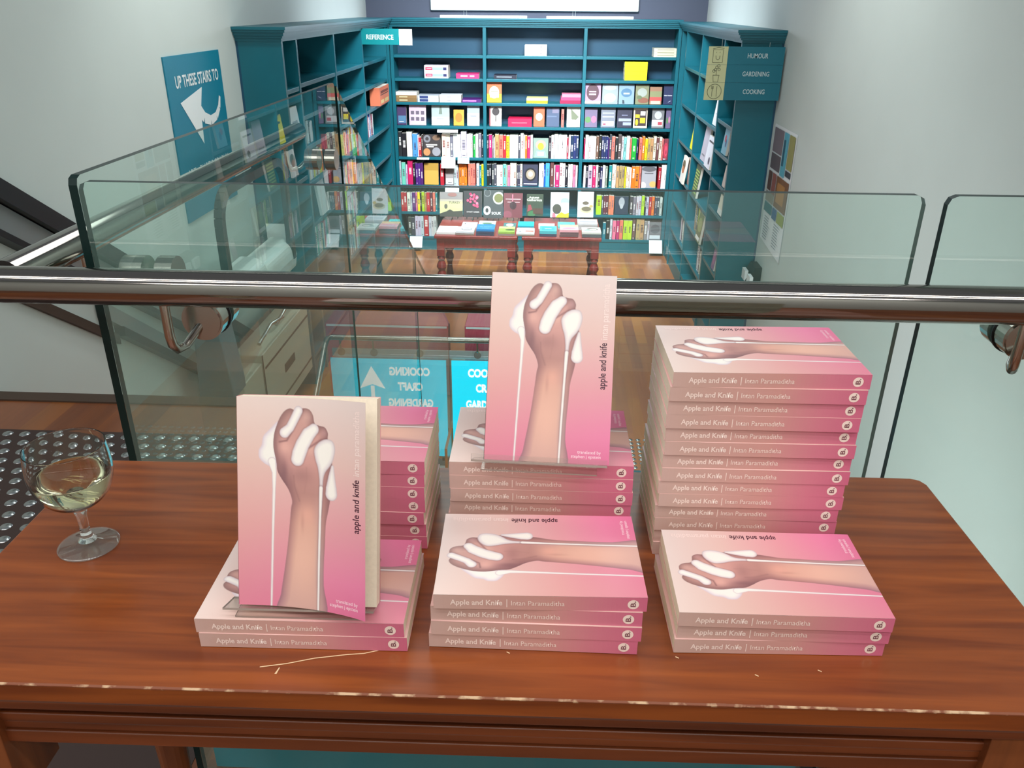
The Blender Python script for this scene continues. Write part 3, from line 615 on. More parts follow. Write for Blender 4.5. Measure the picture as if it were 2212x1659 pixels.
def flat_book(x, y, z, w_, d, t, rgb, label, group, spec=None, spinespec=None, rz=0, top=None):
    mb = MB(); pg = (222, 216, 202); mb.box((0, 0, 0), (w_, d, t), cols=[rgb, top or rgb, rgb, pg, pg, pg])
    if spinespec: art(mb, spinespec, w_, t, 0)
    if spec:
        for k, sp in enumerate(spec):
            zz = t+.0005+.0004*k
            if sp[0] == 'r': _, a, b, c, d2, col = sp; mb.quad([(a*w_, b*d, zz), (c*w_, b*d, zz), (c*w_, d2*d, zz), (a*w_, d2*d, zz)], col=col)
            elif sp[0] == 'e': _, cx, cy, rx, ry, col = sp; mb.quad([((cx+rx*math.cos(i*PI/10))*w_, (cy+ry*math.sin(i*PI/10))*d, zz) for i in range(20)], col=col)
            elif sp[0] == 't': _, s_, x_, z_, ww, col = sp; puttext(mb, s_, lambda p, q: (x_*w_+p, z_*d+q, zz), width=ww*w_, bold=.02, col=col)
    o = mb.build('book', M['print']); o.location = (x, y, z); o.rotation_euler = (0, 0, rz); return tag(o, label, 'book', group)
row('L 60 84 50;v 88 185 43;K 200 263 50;K 267 330 48;i 334 412 51;b 420 492 46;W 494 508 44;R 510 548 40;D 551 570 44', 835, 6.9125, 4)
row('C2 852 970 47;G 972 1014 46;W2 1018 1128 46;L 1132 1212 52;W3 1216 1300 47;g 1312 1340 45;W 1344 1384 48;G 1388 1430 49;K 1434 1456 46;K 1512 1536 45;M 1540 1584 46;G 1588 1608 44;W 1612 1628 40;t 1630 1686 47;S 1690 1746 46;R 1750 1790 46;Y 1794 1838 45;W2 1842 1968 46;D 1972 1998 45;W 2002 2046 50;C 2050 2068 46;O 2070 2096 46;M 2100 2142 45;W 2146 2180 46', 835, 6.9125, 4)
row('K 238 268 44;W 272 312 47;W 316 370 50;W3 374 498 48;R 502 520 42;W 524 552 48;N3 556 670 47;Y 674 696 42;M 748 762 42;W 766 810 49;i3 814 920 46;n 924 962 46;K 966 998 48;N3 1002 1094 46;V 1098 1112 44;D 1116 1144 50;S 1148 1194 46;K 1198 1236 44;D 1240 1288 50;W 1292 1318 46;a 1322 1358 45;W 1362 1408 47;S 1412 1434 44;g 1438 1504 44;N 1508 1530 42;S 1546 1586 44;O 1590 1624 48;Y 1628 1664 42;t2 1668 1746 44;C 1750 1788 48;n 1792 1828 46;C 1832 1868 46;S 1872 1890 43;D 2086 2108 42', 1150, 6.9125, 4)
row('v 108 166 43;L 172 262 50;a 270 324 47;v 328 352 42;M 356 430 50;K 436 464 44;V3 470 582 46;R 832 886 45', 835, 6.9125, 5)
row('L2 1030 1100 40;O3 1108 1222 45;S3 1238 1344 46;W 1362 1402 46;T 1406 1432 42;Y 1436 1466 46;K2 1514 1576 45;D2 1584 1652 46;W2 1656 1744 44;a 1748 1796 46;C 1800 1814 44;P 1818 1850 44;C2 1854 1944 48;D2 1948 1994 45;W 1998 2030 47', 835, 6.9125, 5)
row('W2 92 162 49;B 166 184 46;b 188 246 50;n 256 308 52;W 312 326 46;M 330 388 46;W2 392 472 50;K 476 508 44;W2 514 580 48;P 584 620 46;W 624 650 45;G 654 686 47;W 738 770 44;K 776 800 42;v 804 864 46;M 868 914 46;W 918 946 47;K 950 974 44;N 978 1008 43;W 1012 1050 47;G 1054 1084 45;b 1088 1100 42;T 1104 1146 46;C2 1150 1206 49;t 1210 1248 45;t2 1252 1326 46;Y 1330 1350 44;C2 1354 1400 44;i 1404 1426 42;O2 1430 1536 45;S 1540 1564 45;R 1812 1850 44;W2 1856 1932 49;D 1938 1968 44;L4 1974 2066 44', 1150, 6.9125, 5)
row('t 140 158 40;P 162 190 41;L 194 222 41;T 226 254 40;R2 262 348 41;C 354 400 40;L 404 426 40;V 430 474 41;P 478 500 41;Y 504 540 42;K 544 562 40;l 566 604 42;t 608 634 41;R 638 686 42;e 690 724 41;S 728 764 41;T 768 794 40', 835, 6.9125, 6)
row('l 922 994 41;D 998 1020 40;e2 1024 1092 40;S2 1098 1174 41;D 1404 1446 40;G 1450 1490 39;L2 1496 1566 40;l 1572 1612 41;K 1616 1634 38;L 1638 1674 39;R 1678 1714 40;O 1718 1754 40;D2 1760 1826 38;L 1830 1866 38;S 1884 1944 40;n 1948 1970 36;T 1984 2010 36', 1150, 6.9125, 6)
row('D2 372 472 40;L3 478 602 44;R 606 672 46;L3 676 786 44', 835, 6.9125, 7)
row('T 1012 1056 36;K 1062 1110 41;L 1114 1146 46;P 1152 1200 42;M 1206 1248 42;S 1252 1300 42;l2 1306 1430 42;n 1438 1476 44;t2 1490 1600 46;G 1604 1648 42;L 1652 1678 42;C 1866 1920 42;G2 1924 1996 41', 1150, 6.9125, 7)
def fit(a, b, g=.0185):  # keep a book clear of the uprights
    for dv in (X0+.0175, X0+1.02, X0+2.10, X0+3.108-.0175):
        if a < dv+g and b > dv:
            if (a+b)/2 > dv: a = dv+g
            else: b = dv-g
        elif b > dv-g and a < dv: b = dv-g
    return a, b
FG = 'face-out books on the far bookcase'
def fo(p0, p1, h, si, rgb, spec, label, thick=.02): face_book(*fit(PX(p0, si), PX(p1, si)), BZ[si]+.001, min(h*.00545, BZ[si-1]-BZ[si]-.036), DY+.03, rgb, spec, label, FG, thick)
dk = (52, 46, 50)
fo(918, 955, 44, 4, (50, 42, 42), [('e', .22, .8, .2, .17, (120, 120, 126)), ('e', .22, .8, .1, .08, dk), ('e', .75, .85, .22, .12, (120, 92, 70)), ('e', .2, .2, .2, .17, (190, 128, 78)), ('e', .75, .22, .24, .2, (140, 140, 146)), ('r', .15, .5, .8, .56, (230, 228, 222)), ('r', .2, .42, .6, .47, (230, 228, 222))], 'black book with round dishes on its cover, facing out, left bay')
fo(1151, 1183, 40, 4, (120, 142, 130), [('e', .5, .66, .34, .24, (176, 140, 130)), ('e', .5, .58, .2, .18, (228, 170, 40)), ('p', (130, 206, 180), [(.1, .05), (.9, .05), (.78, .36), (.22, .36)]), ('r', .3, .12, .7, .3, (236, 240, 232))], 'green book with an orange badge facing out, middle bay, fifth shelf')
fo(1424, 1450, 42, 4, (120, 40, 56), [('e', .5, .45, .48, .36, (176, 40, 66)), ('e', .56, .42, .3, .24, (196, 66, 90)), ('e', .62, .36, .1, .1, (120, 26, 50)), ('r', .05, .02, .6, .06, (230, 220, 220))], 'deep red rose cover facing out, right bay, fifth shelf')
fo(921, 951, 44, 5, (176, 138, 52), [('r', .0, .0, 1, .66, (198, 158, 70))], 'gold-coloured book facing out, left bay, sixth shelf')
fo(966, 983, 38, 5, (150, 146, 144), [('r', .05, .05, .95, .35, (232, 232, 230)), ('r', .3, .1, .8, .13, (90, 90, 92))], 'grey and white booklet facing out, left bay, sixth shelf')
fo(1130, 1161, 46, 5, (44, 48, 70), [('e', .5, .52, .4, .3, (22, 22, 28)), ('e', .5, .52, .3, .22, (150, 138, 118)), ('e', .5, .54, .16, .12, (222, 206, 170)), ('r', .05, .08, .95, .13, (200, 206, 216))], 'dark blue book with a bowl on its cover, middle bay, sixth shelf')
fo(1378, 1408, 44, 5, (158, 158, 164), [('r', .2, .66, .8, .7, (90, 90, 96)), ('e', .12, .12, .22, .16, (214, 206, 208)), ('e', .8, .18, .24, .14, (214, 170, 100)), ('e', .5, .88, .5, .12, (92, 92, 98))], 'grey book with plates on its cover, right bay, sixth shelf')
fo(1322, 1350, 38, 6, (28, 36, 62), [('e', .5, .68, .22, .26, (160, 160, 168)), ('e', .5, .45, .12, .14, (176, 176, 182))], 'navy book with a pale flower, right bay, seventh shelf')
fo(1393, 1417, 38, 7, (110, 108, 112), [('r', .05, .05, .95, .25, (200, 204, 208)), ('e', .5, .6, .4, .25, (80, 80, 86))], 'grey photographic cover facing out, right bay, bottom shelf')
# third and fourth shelves
fo(853, 881, 36, 3, (60, 40, 84), [('r', .1, .1, .95, .5, (74, 116, 148)), ('r', .2, .16, .7, .2, (220, 220, 230))], 'dark purple book facing out at the left end, fourth shelf')
fo(887, 923, 42, 3, (204, 178, 198), [(('r'), .1+.3*i, .42-.3*j+.1, .3+.3*i, .6-.3*j+.1, (96, 86, 100)) for i in range(3) for j in range(2)], 'pale pink book with small square portraits, fourth shelf')
fo(935, 973, 40, 3, (158, 172, 172), [('r', 0, 0, 1, .42, (204, 210, 212)), ('p', (110, 124, 112), [(.4, .55), (.6, .55), (.56, .95), (.46, .95)]), ('r', .3, .3, .7, .34, (150, 156, 160))], 'grey-green book with a plant on its cover, fourth shelf')
fo(982, 1004, 31, 3, (206, 150, 44), [('e', .5, .5, .34, .3, (168, 112, 30))], 'small golden book facing out, fourth shelf, left bay')
fo(1011, 1037, 39, 3, (196, 204, 216), [('r', 0, .62, 1, 1, (148, 162, 176)), ('r', .25, .46, .75, .5, (110, 120, 140))], 'small white and grey-blue book facing out, fourth shelf, left bay')
fo(1058, 1084, 43, 3, (192, 186, 176), [('r', 0, 0, .1, 1, (120, 50, 60)), ('e', .52, .72, .3, .2, (48, 40, 42)), ('r', .5, .22, .56, .6, (48, 40, 42))], 'beige book with a dark spoon on its cover, middle bay')
fo(1152, 1175, 38, 3, (222, 92, 54), [('e', .5, .5, .32, .2, (238, 190, 150))], 'orange book with a pale disc on its cover, middle bay')
fo(1179, 1206, 38, 3, (62, 78, 106), [('r', .45, .7, .95, .95, (110, 106, 130)), ('r', .05, .5, .8, .56, (88, 104, 130))], 'slate blue book facing out, fourth shelf, middle bay')
fo(1222, 1250, 42, 3, (190, 192, 182), [('r', 0, 0, .1, 1, (240, 240, 238)), ('p', (104, 112, 88), [(.3, .9), (.9, .5), (.6, .3), (.35, .4)]), ('e', .5, .25, .3, .12, (214, 210, 200))], 'white book with green leaves on its cover, middle bay')
fo(1260, 1286, 37, 3, (108, 96, 124), [('e', .25, .4, .24, .16, (84, 128, 76)), ('e', .72, .42, .22, .18, (176, 104, 134))], 'mauve and green cover facing out beside the divider, right bay')
fo(1294, 1324, 40, 3, (116, 122, 134), [('r', .1, .08, .9, .32, (196, 200, 208)), ('r', .1, .5, .9, .56, (160, 166, 176)), ('r', .1, .68, .9, .74, (160, 166, 176)), ('r', .15, .13, .35, .2, (150, 60, 90))], 'grey patterned book facing out, fourth shelf, right bay')
fo(1328, 1359, 41, 3, (40, 40, 62), [('r', .1, .32, .95, .46, (150, 158, 178)), ('r', .4, .12, .95, .27, (150, 158, 178)), ('r', .3, .6, .7, .64, (120, 124, 150))], 'black book with bold pale lettering, fourth shelf, right bay')
fo(1362, 1391, 41, 3, (206, 190, 170), [('r', .1, .1, .92, .88, (54, 36, 40)), ('r', .14, .5, .45, .66, (238, 214, 30)), ('e', .25, .28, .1, .16, (238, 214, 30)), ('r', .48, .24, .85, .5, (238, 214, 30)), ('r', .5, .62, .85, .82, (232, 230, 220))], 'brown book with bright yellow shapes, fourth shelf, right bay')
fo(1401, 1426, 38, 3, (110, 112, 114), [('r', 0, .1, .9, .42, (224, 222, 222)), ('r', .5, .16, .86, .32, (168, 60, 74)), ('e', .5, .66, .3, .2, (180, 182, 184))], 'grey and white book with a red patch, fourth shelf, right bay')
fo(1430, 1455, 40, 3, (96, 84, 116), [('e', .3, .38, .24, .16, (78, 118, 76)), ('e', .74, .42, .22, .16, (170, 108, 140))], 'mauve and green cover facing out at the right end')
row('S 418 458 36', 1150, 6.9125*1.0, 3)
for o in list(C.objects):
    if o.get('label', '').startswith('salmon book beside a no'): o['label'] = 'thin salmon book standing alone between slate and white covers'
fo(1053, 1084, 41, 2, (196, 92, 40), [('r', 0, 0, 1, .42, (240, 196, 20)), ('e', .48, .5, .34, .3, (222, 214, 180)), ('r', .2, .24, .8, .46, (228, 224, 196)), ('r', .25, .52, .75, .56, (130, 130, 96))], 'orange and yellow book facing out, third shelf, middle bay')
for p0, p1, h, c, s, lb in ((1261, 1294, 43, (164, 132, 166), [('e', .48, .56, .4, .4, (78, 44, 56)), ('r', .25, .42, .7, .5, (190, 170, 180)), ('r', .25, .56, .7, .62, (190, 170, 180)), ('r', 0, 0, 1, .12, (230, 214, 226))], 'mauve book with a dark oval on its cover'),
  (1297, 1330, 43, (136, 148, 156), [('e', .5, .3, .38, .22, (186, 196, 200)), ('e', .5, .78, .4, .12, (160, 170, 176))], 'grey-green patterned book facing out'),
  (1332, 1364, 38, (122, 148, 166), [('e', .5, .58, .36, .22, (70, 110, 140)), ('r', .3, .5, .7, .58, (170, 190, 200)), ('p', (40, 56, 66), [(.25, .02), (.4, .02), (.36, .2), (.24, .22)])], 'blue-grey book with a blue oval'),
  (1367, 1395, 38, (120, 122, 90), [('e', .5, .6, .36, .22, (150, 158, 150)), ('e', .6, .2, .4, .14, (130, 80, 60)), ('e', .3, .35, .2, .1, (90, 104, 70))], 'leafy green and brown cover facing out'),
  (1397, 1422, 34, (150, 110, 84), [('r', 0, .3, 1, .75, (126, 130, 90)), ('r', 0, .2, 1, .42, (190, 74, 70)), ('r', .1, .02, .9, .2, (206, 190, 160))], 'tan and red book facing out'),
  (1426, 1460, 42, (20, 32, 74), [('t', 'Italian Kitchen', .06, .42, .88, (226, 230, 238)), ('p', (160, 170, 190), [(.5, .1), (.8, .16), (.82, .2), (.55, .13)])], 'navy cookbook with white title lettering')):
    fo(p0, p1, h*.98, 2, c, s, lb+', third shelf, right bay')
SG = 'books lying flat on the far bookcase'
def fl(p0, p1, z, t, rgb, label, sp=None, top=None): si = max(i for i in range(8) if BZ[i] > z-.3 and BZ[i] < z) if 0 else [i for i in range(8) if BZ[i] < z][0]; a, b = fit(PX(p0, si), PX(p1, si)); flat_book(a, DY+.03, z, b-a, .2, t, rgb, label, SG, None, sp, 0, top)
for i in range(3): fl(1133, 1180, BZ[0]+.001+i*.036, .035, (236, 236, 238), ['lowest', 'middle', 'topmost'][i]+' of three white books stacked on the top shelf, middle bay', [('r', .7, .4, .78, .6, (70, 70, 80))])
for i in range(3): fl(1408, 1458, BZ[0]+.001+i*.029, .028, (206, 204, 176), ['lowest', 'middle', 'topmost'][i]+' of three cream books stacked on the top shelf, right bay', [('r', .15, .42, .9, .6, (128, 122, 84))])
for i in range(2): fl(918, 969, BZ[1]+.001+i*.066, .065, (232, 226, 236), ['lower', 'upper'][i]+' of two white books with red and blue spine labels', [('r', .05, .25, .34, .7, (196, 50, 86)), ('r', .34, .25, .8, .7, (150, 170, 206)), ('r', .8, .25, .94, .7, (40, 44, 90)), ('r', .1, .42, .3, .52, (240, 220, 226))])
fl(986, 1035, BZ[1]+.001, .05, (196, 44, 104), 'single pink book lying flat on the second shelf', [('r', .2, .35, .5, .65, (236, 190, 206)), ('r', .6, .35, .8, .65, (236, 190, 206))])
fl(1067, 1115, BZ[1]+.001, .04, (26, 30, 46), 'single black book lying flat on the second shelf', [('r', .12, .4, .8, .6, (140, 150, 166))])
for i in range(4): fl(1345-i*.4, 1392, BZ[1]+.001+i*.047, .046, (236, 232, 10), ['lowest', 'second lowest', 'second highest', 'topmost'][i]+' of four yellow books stacked in the right bay')
for i in range(3): fl(845, 902, BZ[2]+.001+i*.034, .033, [(130, 100, 60), (140, 108, 66), (228, 226, 220)][i], ['lower gold-spined', 'upper gold-spined', 'white-spined'][i]+' book in the stack at the left end, third shelf', [('r', .15, .35, .55, .65, (226, 206, 160))] if i < 2 else None)
for i in range(2): fl(904, 949, BZ[2]+.001+i*.034, .033, (188, 196, 206), ['lower', 'upper'][i]+' of two navy and white books lying flat, third shelf', [('r', .1, .1, .5, .9, (44, 60, 110))])
for i in range(2): fl(951, 997, BZ[2]+.001+i*.037, .036, (232, 234, 240), ['lower', 'upper'][i]+' of two plain white books lying flat, third shelf', [('r', .35, .4, .55, .55, (110, 110, 130))])
fl(999, 1040, BZ[2]+.001, .034, (70, 20, 100), 'purple book lying flat beside the divider, third shelf', [('r', .05, .3, .75, .7, (214, 120, 214))])
fl(1137, 1182, BZ[2]+.001, .026, (230, 224, 30), 'lower yellow book lying flat, third shelf, middle bay'); fl(1137, 1182, BZ[2]+.028, .026, (238, 236, 150), 'upper pale yellow book lying flat, third shelf, middle bay')
for i in range(3): fl(1208+i*2, 1252, BZ[2]+.001+i*.033, .032, [(150, 24, 70), (190, 66, 110), (224, 130, 160)][i], ['lowest dark crimson', 'middle crimson', 'topmost pink'][i]+' book of the flat stack by the second divider')
fl(1098, 1148, BZ[3]+.001, .085, (206, 28, 74), 'thick crimson book lying flat, fourth shelf, middle bay', [('r', .15, .4, .8, .55, (226, 90, 110))])
# cards and price tickets hanging at the shelves
def card(x, y, z, w_, h, tilt, label, rgb=(240, 242, 244)):
    mb = MB(); n = 6; P = []
    for i in range(n+1): t = i/n; P.append((-.02*math.sin(t*1.6)-t*h*math.sin(tilt), -h*t*math.cos(tilt)))
    for (a, b), (c, d) in zip(P, P[1:]): mb.quad([(0, a, b), (w_, a, b), (w_, c, d), (0, c, d)]); mb.quad([(0, a+.0012, b), (0, c+.0012, d), (w_, c+.0012, d), (w_, a+.0012, b)])
    o = mb.build('shelf_card', M['paper']); o.location = (x, y, z); return tag(o, label, 'card', 'white cards on the far shelves')
card(PX(893, 7), DY-.01, -1.165, .15, .13, .5, 'white card hanging from the bottom shelf, left bay')
card(PX(1393, 7), DY-.01, -1.16, .15, .15, .5, 'white card hanging from the bottom shelf, right bay')
card(PX(957), DY-.01, -.245, .16, .12, .15, 'white rounded card hanging over the fifth shelf edge')
card(PX(992), DY-.01, -.25, .13, .06, .15, 'smaller white card beside the rounded card, fifth shelf')
card(PX(966, 5), DY-.01, -.565, .16, .13, .15, 'white rounded card hanging over the sixth shelf edge')
card(PX(948, 3), DY-.02, .055, .23, .03, .0, 'thin white strip under the fourth shelf edge')
card(PX(905), DY-.01, -.255, .14, .02, .0, 'thin white ticket strip on the fifth shelf edge')
# side bookcases: books in local frames
def side_row(face, bay0, bay1, z, codes, where, hs=.22, wd=.03, gap=0, d0=.03):
    y = bay0; 
    for k, c in enumerate(codes):
        if c == ' ': y += wd; continue
        w_ = wd*random.uniform(.7, 1.25); h = hs*random.uniform(.88, 1.06); nm, rgb = PAL[c]; rgb = tuple(max(0, min(255, q+random.randint(-9, 9))) for q in rgb)
        if y+w_ > bay1: break
        o = spine_book(w_-.001, h, .18, rgb).build('book', M['print'])
        if face > 0: o.location = (-1.74-d0, y, z+.001); o.rotation_euler = (0, 0, PI/2)
        else: o.location = (1.37+d0, y+w_, z+.001); o.rotation_euler = (0, 0, -PI/2)
        pn = [PAL[q][0] for q in codes[:k][::-1] if q != ' ']; nn = [PAL[q][0] for q in codes[k+1:] if q != ' ']
        tag(o, uniq('%s book, %s, %s' % (nm, ('next to a %s one' % nn[0]) if nn else 'last in its row', where)), 'book', 'upright books on the side bookcases'); y += w_
side_row(1, 7.05, 8.0, .13, 'WRGTCNWKBtWYOWLCYRW', 'left wall bookcase, fourth shelf', .205)
side_row(1, 8.08, 8.9, .13, 'KTRMWLBCNRVLW', 'left wall bookcase by the corner, fourth shelf', .205)
side_row(1, 7.05, 8.0, -.17, 'WOOYLRWCLWYNtTW', 'left wall bookcase, fifth shelf', .24, .036)
side_row(1, 6.05, 6.95, .13, 'CWLYCtWYYO', 'left wall bookcase near the stairs, fourth shelf', .205, .04)
side_row(1, 6.05, 6.95, -.45, 'WaLWCTWPLaWL', 'left wall bookcase near the stairs, sixth shelf', .225, .036)
side_row(1, 7.05, 8.0, -.45, 'RPLWTGaWRLWC', 'left wall bookcase, sixth shelf', .225, .036)
side_row(1, 7.05, 8.0, -.75, 'lCWGLTWtRWLa', 'left wall bookcase, seventh shelf', .24, .036)
side_row(1, 6.1, 6.9, .39, 'WKWWL', 'left wall bookcase near the stairs, third shelf', .16, .03)
side_row(-1, 7.42, 8.0, -.6, 'RnCllKGDtG', 'right wall bookcase, lower shelf', .25, .034)
side_row(-1, 8.1, 9.0, -.3, 'WRSlLGCRW', 'right wall bookcase by the corner, middle shelf', .25, .034)
side_row(-1, 8.1, 9.0, -.9, 'LWWvLGWDKLW', 'right wall bookcase by the corner, low shelf', .25, .034)
side_row(-1, 7.1, 8.0, -.9, 'LWWGWDLWG', 'right wall bookcase, lowest row', .24, .036)
def side_face(face, y, z, w_, h, rgb, spec, label, d0=.02, th=.02, tilt=7):
    o = face_book(0, w_, 0, h, 0, rgb, spec, label, 'face-out books on the side bookcases', th, 0)
    if face > 0: o.location = (-1.74-d0, y, z+.003); e = Euler((0, 0, PI/2))
    else: o.location = (1.37+d0, y+w_, z+.003); e = Euler((0, 0, -PI/2))
    o.location.z += th*math.sin(math.radians(tilt)); o.rotation_euler = (e.to_matrix() @ Matrix.Rotation(-math.radians(tilt), 3, 'X')).to_euler(); return o
side_face(-1, 8.15, .05, .2, .27, (226, 220, 20), [('r', .3, .7, .8, .78, (40, 60, 60))], 'bright yellow book on the right wall bookcase')
side_face(-1, 7.5, .05, .24, .30, (180, 176, 188), [('r', .2, .15, .8, .2, (110, 110, 120))], 'large pale mauve book on the right wall bookcase')
side_face(-1, 7.15, .05, .26, .26, (222, 224, 232), [('r', .1, .8, .9, .86, (60, 60, 66)), ('e', .7, .25, .14, .12, (60, 62, 80))], 'white magazine on the right wall bookcase', .0)
side_face(-1, 7.12, .41, .2, .29, (238, 240, 244), [('r', .3, .3, .7, .34, (200, 210, 220))], 'tall white book leaning on the right wall bookcase')
side_face(-1, 7.95-.3, -.3, .24, .28, (60, 84, 60), [('r', .1, .1+.1*i, .9, .15+.1*i, (150, 180, 90)) for i in range(8)][0:8], 'green leafy book on the right wall bookcase', .0)
side_face(-1, 8.3, -.3+.0, .2, .26, (226, 224, 216), [('e', .5, .66, .4, .2, (96, 84, 60)), ('e', .5, .5, .3, .14, (180, 110, 70))], 'white book with a burger picture on the right wall bookcase', -.03)
side_face(-1, 7.15, -.6, .22, .25, (96, 104, 60), [('e', .5, .6, .4, .25, (140, 148, 90)), ('r', .1, .06, .9, .2, (230, 230, 224))], 'olive floral book on the right wall bookcase', -.02)
side_face(-1, 6.6, .26, .18, .195, (130, 186, 206), [('e', .4, .6, .16, .14, (196, 70, 90)), ('e', .62, .45, .14, .16, (60, 90, 140))], 'light blue book with a small bird in the nearest right bay', .01)
side_face(-1, 6.5, .03, .1, .16, (216, 206, 196), [], 'small beige book in the nearest right bay', .01)
side_face(-1, 6.5, -.2, .16, .15, (230, 222, 200), [('r', .0, .0, 1, .3, (240, 240, 236))], 'small cream box-like book in the nearest right bay', .01, .06)
side_face(-1, 6.55, -.66, .12, .18, (140, 96, 140), [('e', .5, .5, .3, .3, (180, 110, 150))], 'small purple book in the nearest right bay', .01)
side_face(1, 8.5, .39, .5, .172, (206, 112, 80), [('r', .08, .55, .9, .6, (60, 20, 20)), ('r', .1, .1, .42, .3, (214, 190, 130)), ('r', .5, .1, .9, .3, (214, 190, 130)), ('r', .1, .66, .9, .8, (120, 50, 40))], 'wide orange wooden-looking box on the left wall bookcase', -.04, .1, 0)
side_face(1, 6.2, -.17, .2, .26, (228, 232, 234), [], 'white book in the second left bay', .0)
side_face(1, 5.66, .5, .2, .18, (216, 222, 226), [('r', .2, .3, .8, .5, (150, 160, 170))], 'pale book in the nearest left bay', .0)
# ---------------------------------------------------------------- red tables with displays
TT = -.60
def red_table(x0, x1, label):
    e = empty('red_table', ((x0+x1)/2, 7.68, ZF), 0, label, 'table', 'red tables in front of the far bookcase'); h = TT-ZF; W = (x1-x0)/2; D = .38
    mb = MB(); mb.box((-W, -D, h-.028), (W, D, h)); mb.build('tabletop', M['red'], e, bevel=.006)
    mb = MB(); mb.box((-W+.05, -D+.03, h-.12), (W-.05, -D+.05, h-.029)); mb.build('apron', M['red'], e)
    mb = MB(); mb.box((-W+.05, D-.05, h-.12), (W-.05, D-.03, h-.029)); mb.build('rear_apron', M['red'], e)
    for sx in (-1, 1):
        mb = MB(); mb.box((sx*(W-.04)-.01, -D+.06, h-.12), (sx*(W-.04)+.01, D-.06, h-.029)); mb.build('side_apron', M['red'], e)
        for sy in (-1, 1):
            x, y = sx*(W-.055), sy*(D-.06); mb = MB(); mb.box((x-.036, y-.036, h-.2), (x+.036, y+.036, h-.0285))
            mb.lathe([(0, h-.2), (.03, h-.2), (.038, h-.225), (.026, h-.25), (.042, h-.285), (.046, h-.31), (.028, h-.345), (.04, h-.37), (.044, h-.40), (.03, h-.44), (.024, h-.47), (.034, h-.55), (.04, h-.6), (.03, .07), (.034, .05), (.022, 0), (0, 0)], x, y, 20)
            mb.build('leg', M['red'], e, bevel=.002)
red_table(-1.034, -.268, 'left red wooden table with turned legs before the far bookcase'); red_table(-.228, .502, 'right red wooden table with turned legs before the far bookcase')
random.seed(3)
def TX(p): return -1.034+(p-938)*.00424
def pile(p0, p1, y, n, t, rgb, spec, label, edge=(150, 130, 120), d=.19, group='piles on the front of the red tables'):
    for i in range(n):
        last = i == n-1; o = flat_book(TX(p0)+random.uniform(-.002, .002), y+random.uniform(0, .003), TT+.001+i*t, TX(p1)-TX(p0), d, t-.001, rgb if last else edge, (label if last else ['first', 'second', 'third', 'fourth'][n-2-i]+' book beneath the '+label), group, spec if last else None, None, 0, rgb)
Wt = (232, 230, 228)
pile(942, 984, 7.35, 1, .02, Wt, [('e', .3, .2, .06, .06, (180, 180, 190)), ('e', .7, .4, .1, .06, (200, 200, 206))], 'large plain white book lying at the left table edge', d=.24)
pile(985, 1024, 7.33, 2, .018, (222, 222, 226), [('e', .55, .5, .3, .22, (70, 70, 76)), ('e', .55, .5, .26, .16, (214, 214, 218))], 'white book with a grey oval on the left table')
pile(1029, 1068, 7.33, 3, .02, (30, 130, 196), [('t', 'the kitchen', .15, .45, .7, (170, 216, 240)), ('r', .3, .2, .7, .24, (150, 200, 230))], 'bright blue book pile on the left table', (60, 56, 90))
pile(1077, 1112, 7.34, 2, .02, (160, 190, 80), [('r', 0, .6, 1, 1, (196, 214, 130)), ('e', .7, .35, .3, .12, (52, 70, 34))], 'green landscape book pile on the left table')
pile(1116, 1155, 7.34, 2, .014, (232, 230, 226), [('r', .5, .3, .95, .5, (190, 110, 100)), ('e', .2, .3, .08, .1, (150, 150, 150))], 'white book with small pictures on the left table')
pile(1166, 1203, 7.34, 2, .026, (90, 186, 196), [('r', .12, .15, .88, .85, (60, 160, 176)), ('r', .3, .4, .7, .5, (220, 236, 236))], 'aqua framed book pile on the right table', (70, 70, 96))
pile(1210, 1250, 7.34, 3, .022, (240, 170, 180), [('r', 0, .6, 1, 1, (240, 200, 150)), ('e', .5, .25, .36, .12, (196, 110, 150)), ('r', .1, .1, .9, .2, (240, 226, 226))], 'pink and yellow book pile on the right table', (110, 80, 84))
pile(1258, 1299, 7.33, 3, .016, (226, 222, 214), [('e', .55, .6, .3, .24, (90, 80, 70)), ('e', .3, .4, .2, .2, (170, 176, 170)), ('e', .6, .55, .2, .14, (214, 206, 190))], 'food picture book pile at the right table corner', (96, 96, 100))
G2 = 'books in the second row on the red tables'
for p0, p1, n, rgb, sp, lb in ((990, 1024, 1, Wt, [('e', .2, .6, .05, .1, (60, 60, 60))], 'plain white book in the second row of the left table'), (1028, 1066, 2, (206, 210, 200), [('e', .5, .4, .3, .2, (90, 130, 100)), ('r', .3, .1, .9, .25, (70, 70, 90))], 'pale patterned book in the second row of the left table'),
   (1084, 1112, 1, (70, 120, 120), [('e', .5, .5, .3, .3, (236, 236, 236))], 'dark aqua book with white mushrooms on the left table'), (1117, 1153, 2, (20, 170, 190), None, 'plain turquoise book in the second row'), (1163, 1199, 1, Wt, [('e', .3, .8, .03, .05, (40, 40, 40))], 'plain white book in the second row of the right table'),
   (1206, 1244, 2, (90, 206, 200), [('r', .15, .3, .85, .5, (40, 120, 130))], 'turquoise and yellow book in the second row'), (1250, 1294, 4, (214, 210, 214), [('r', .1, .3, .9, .5, (150, 146, 156))], 'messy pile of pale magazines at the right end')):
    pile(p0, p1, 7.6, n, .016, rgb, sp, lb, (190, 186, 186), .17, G2)
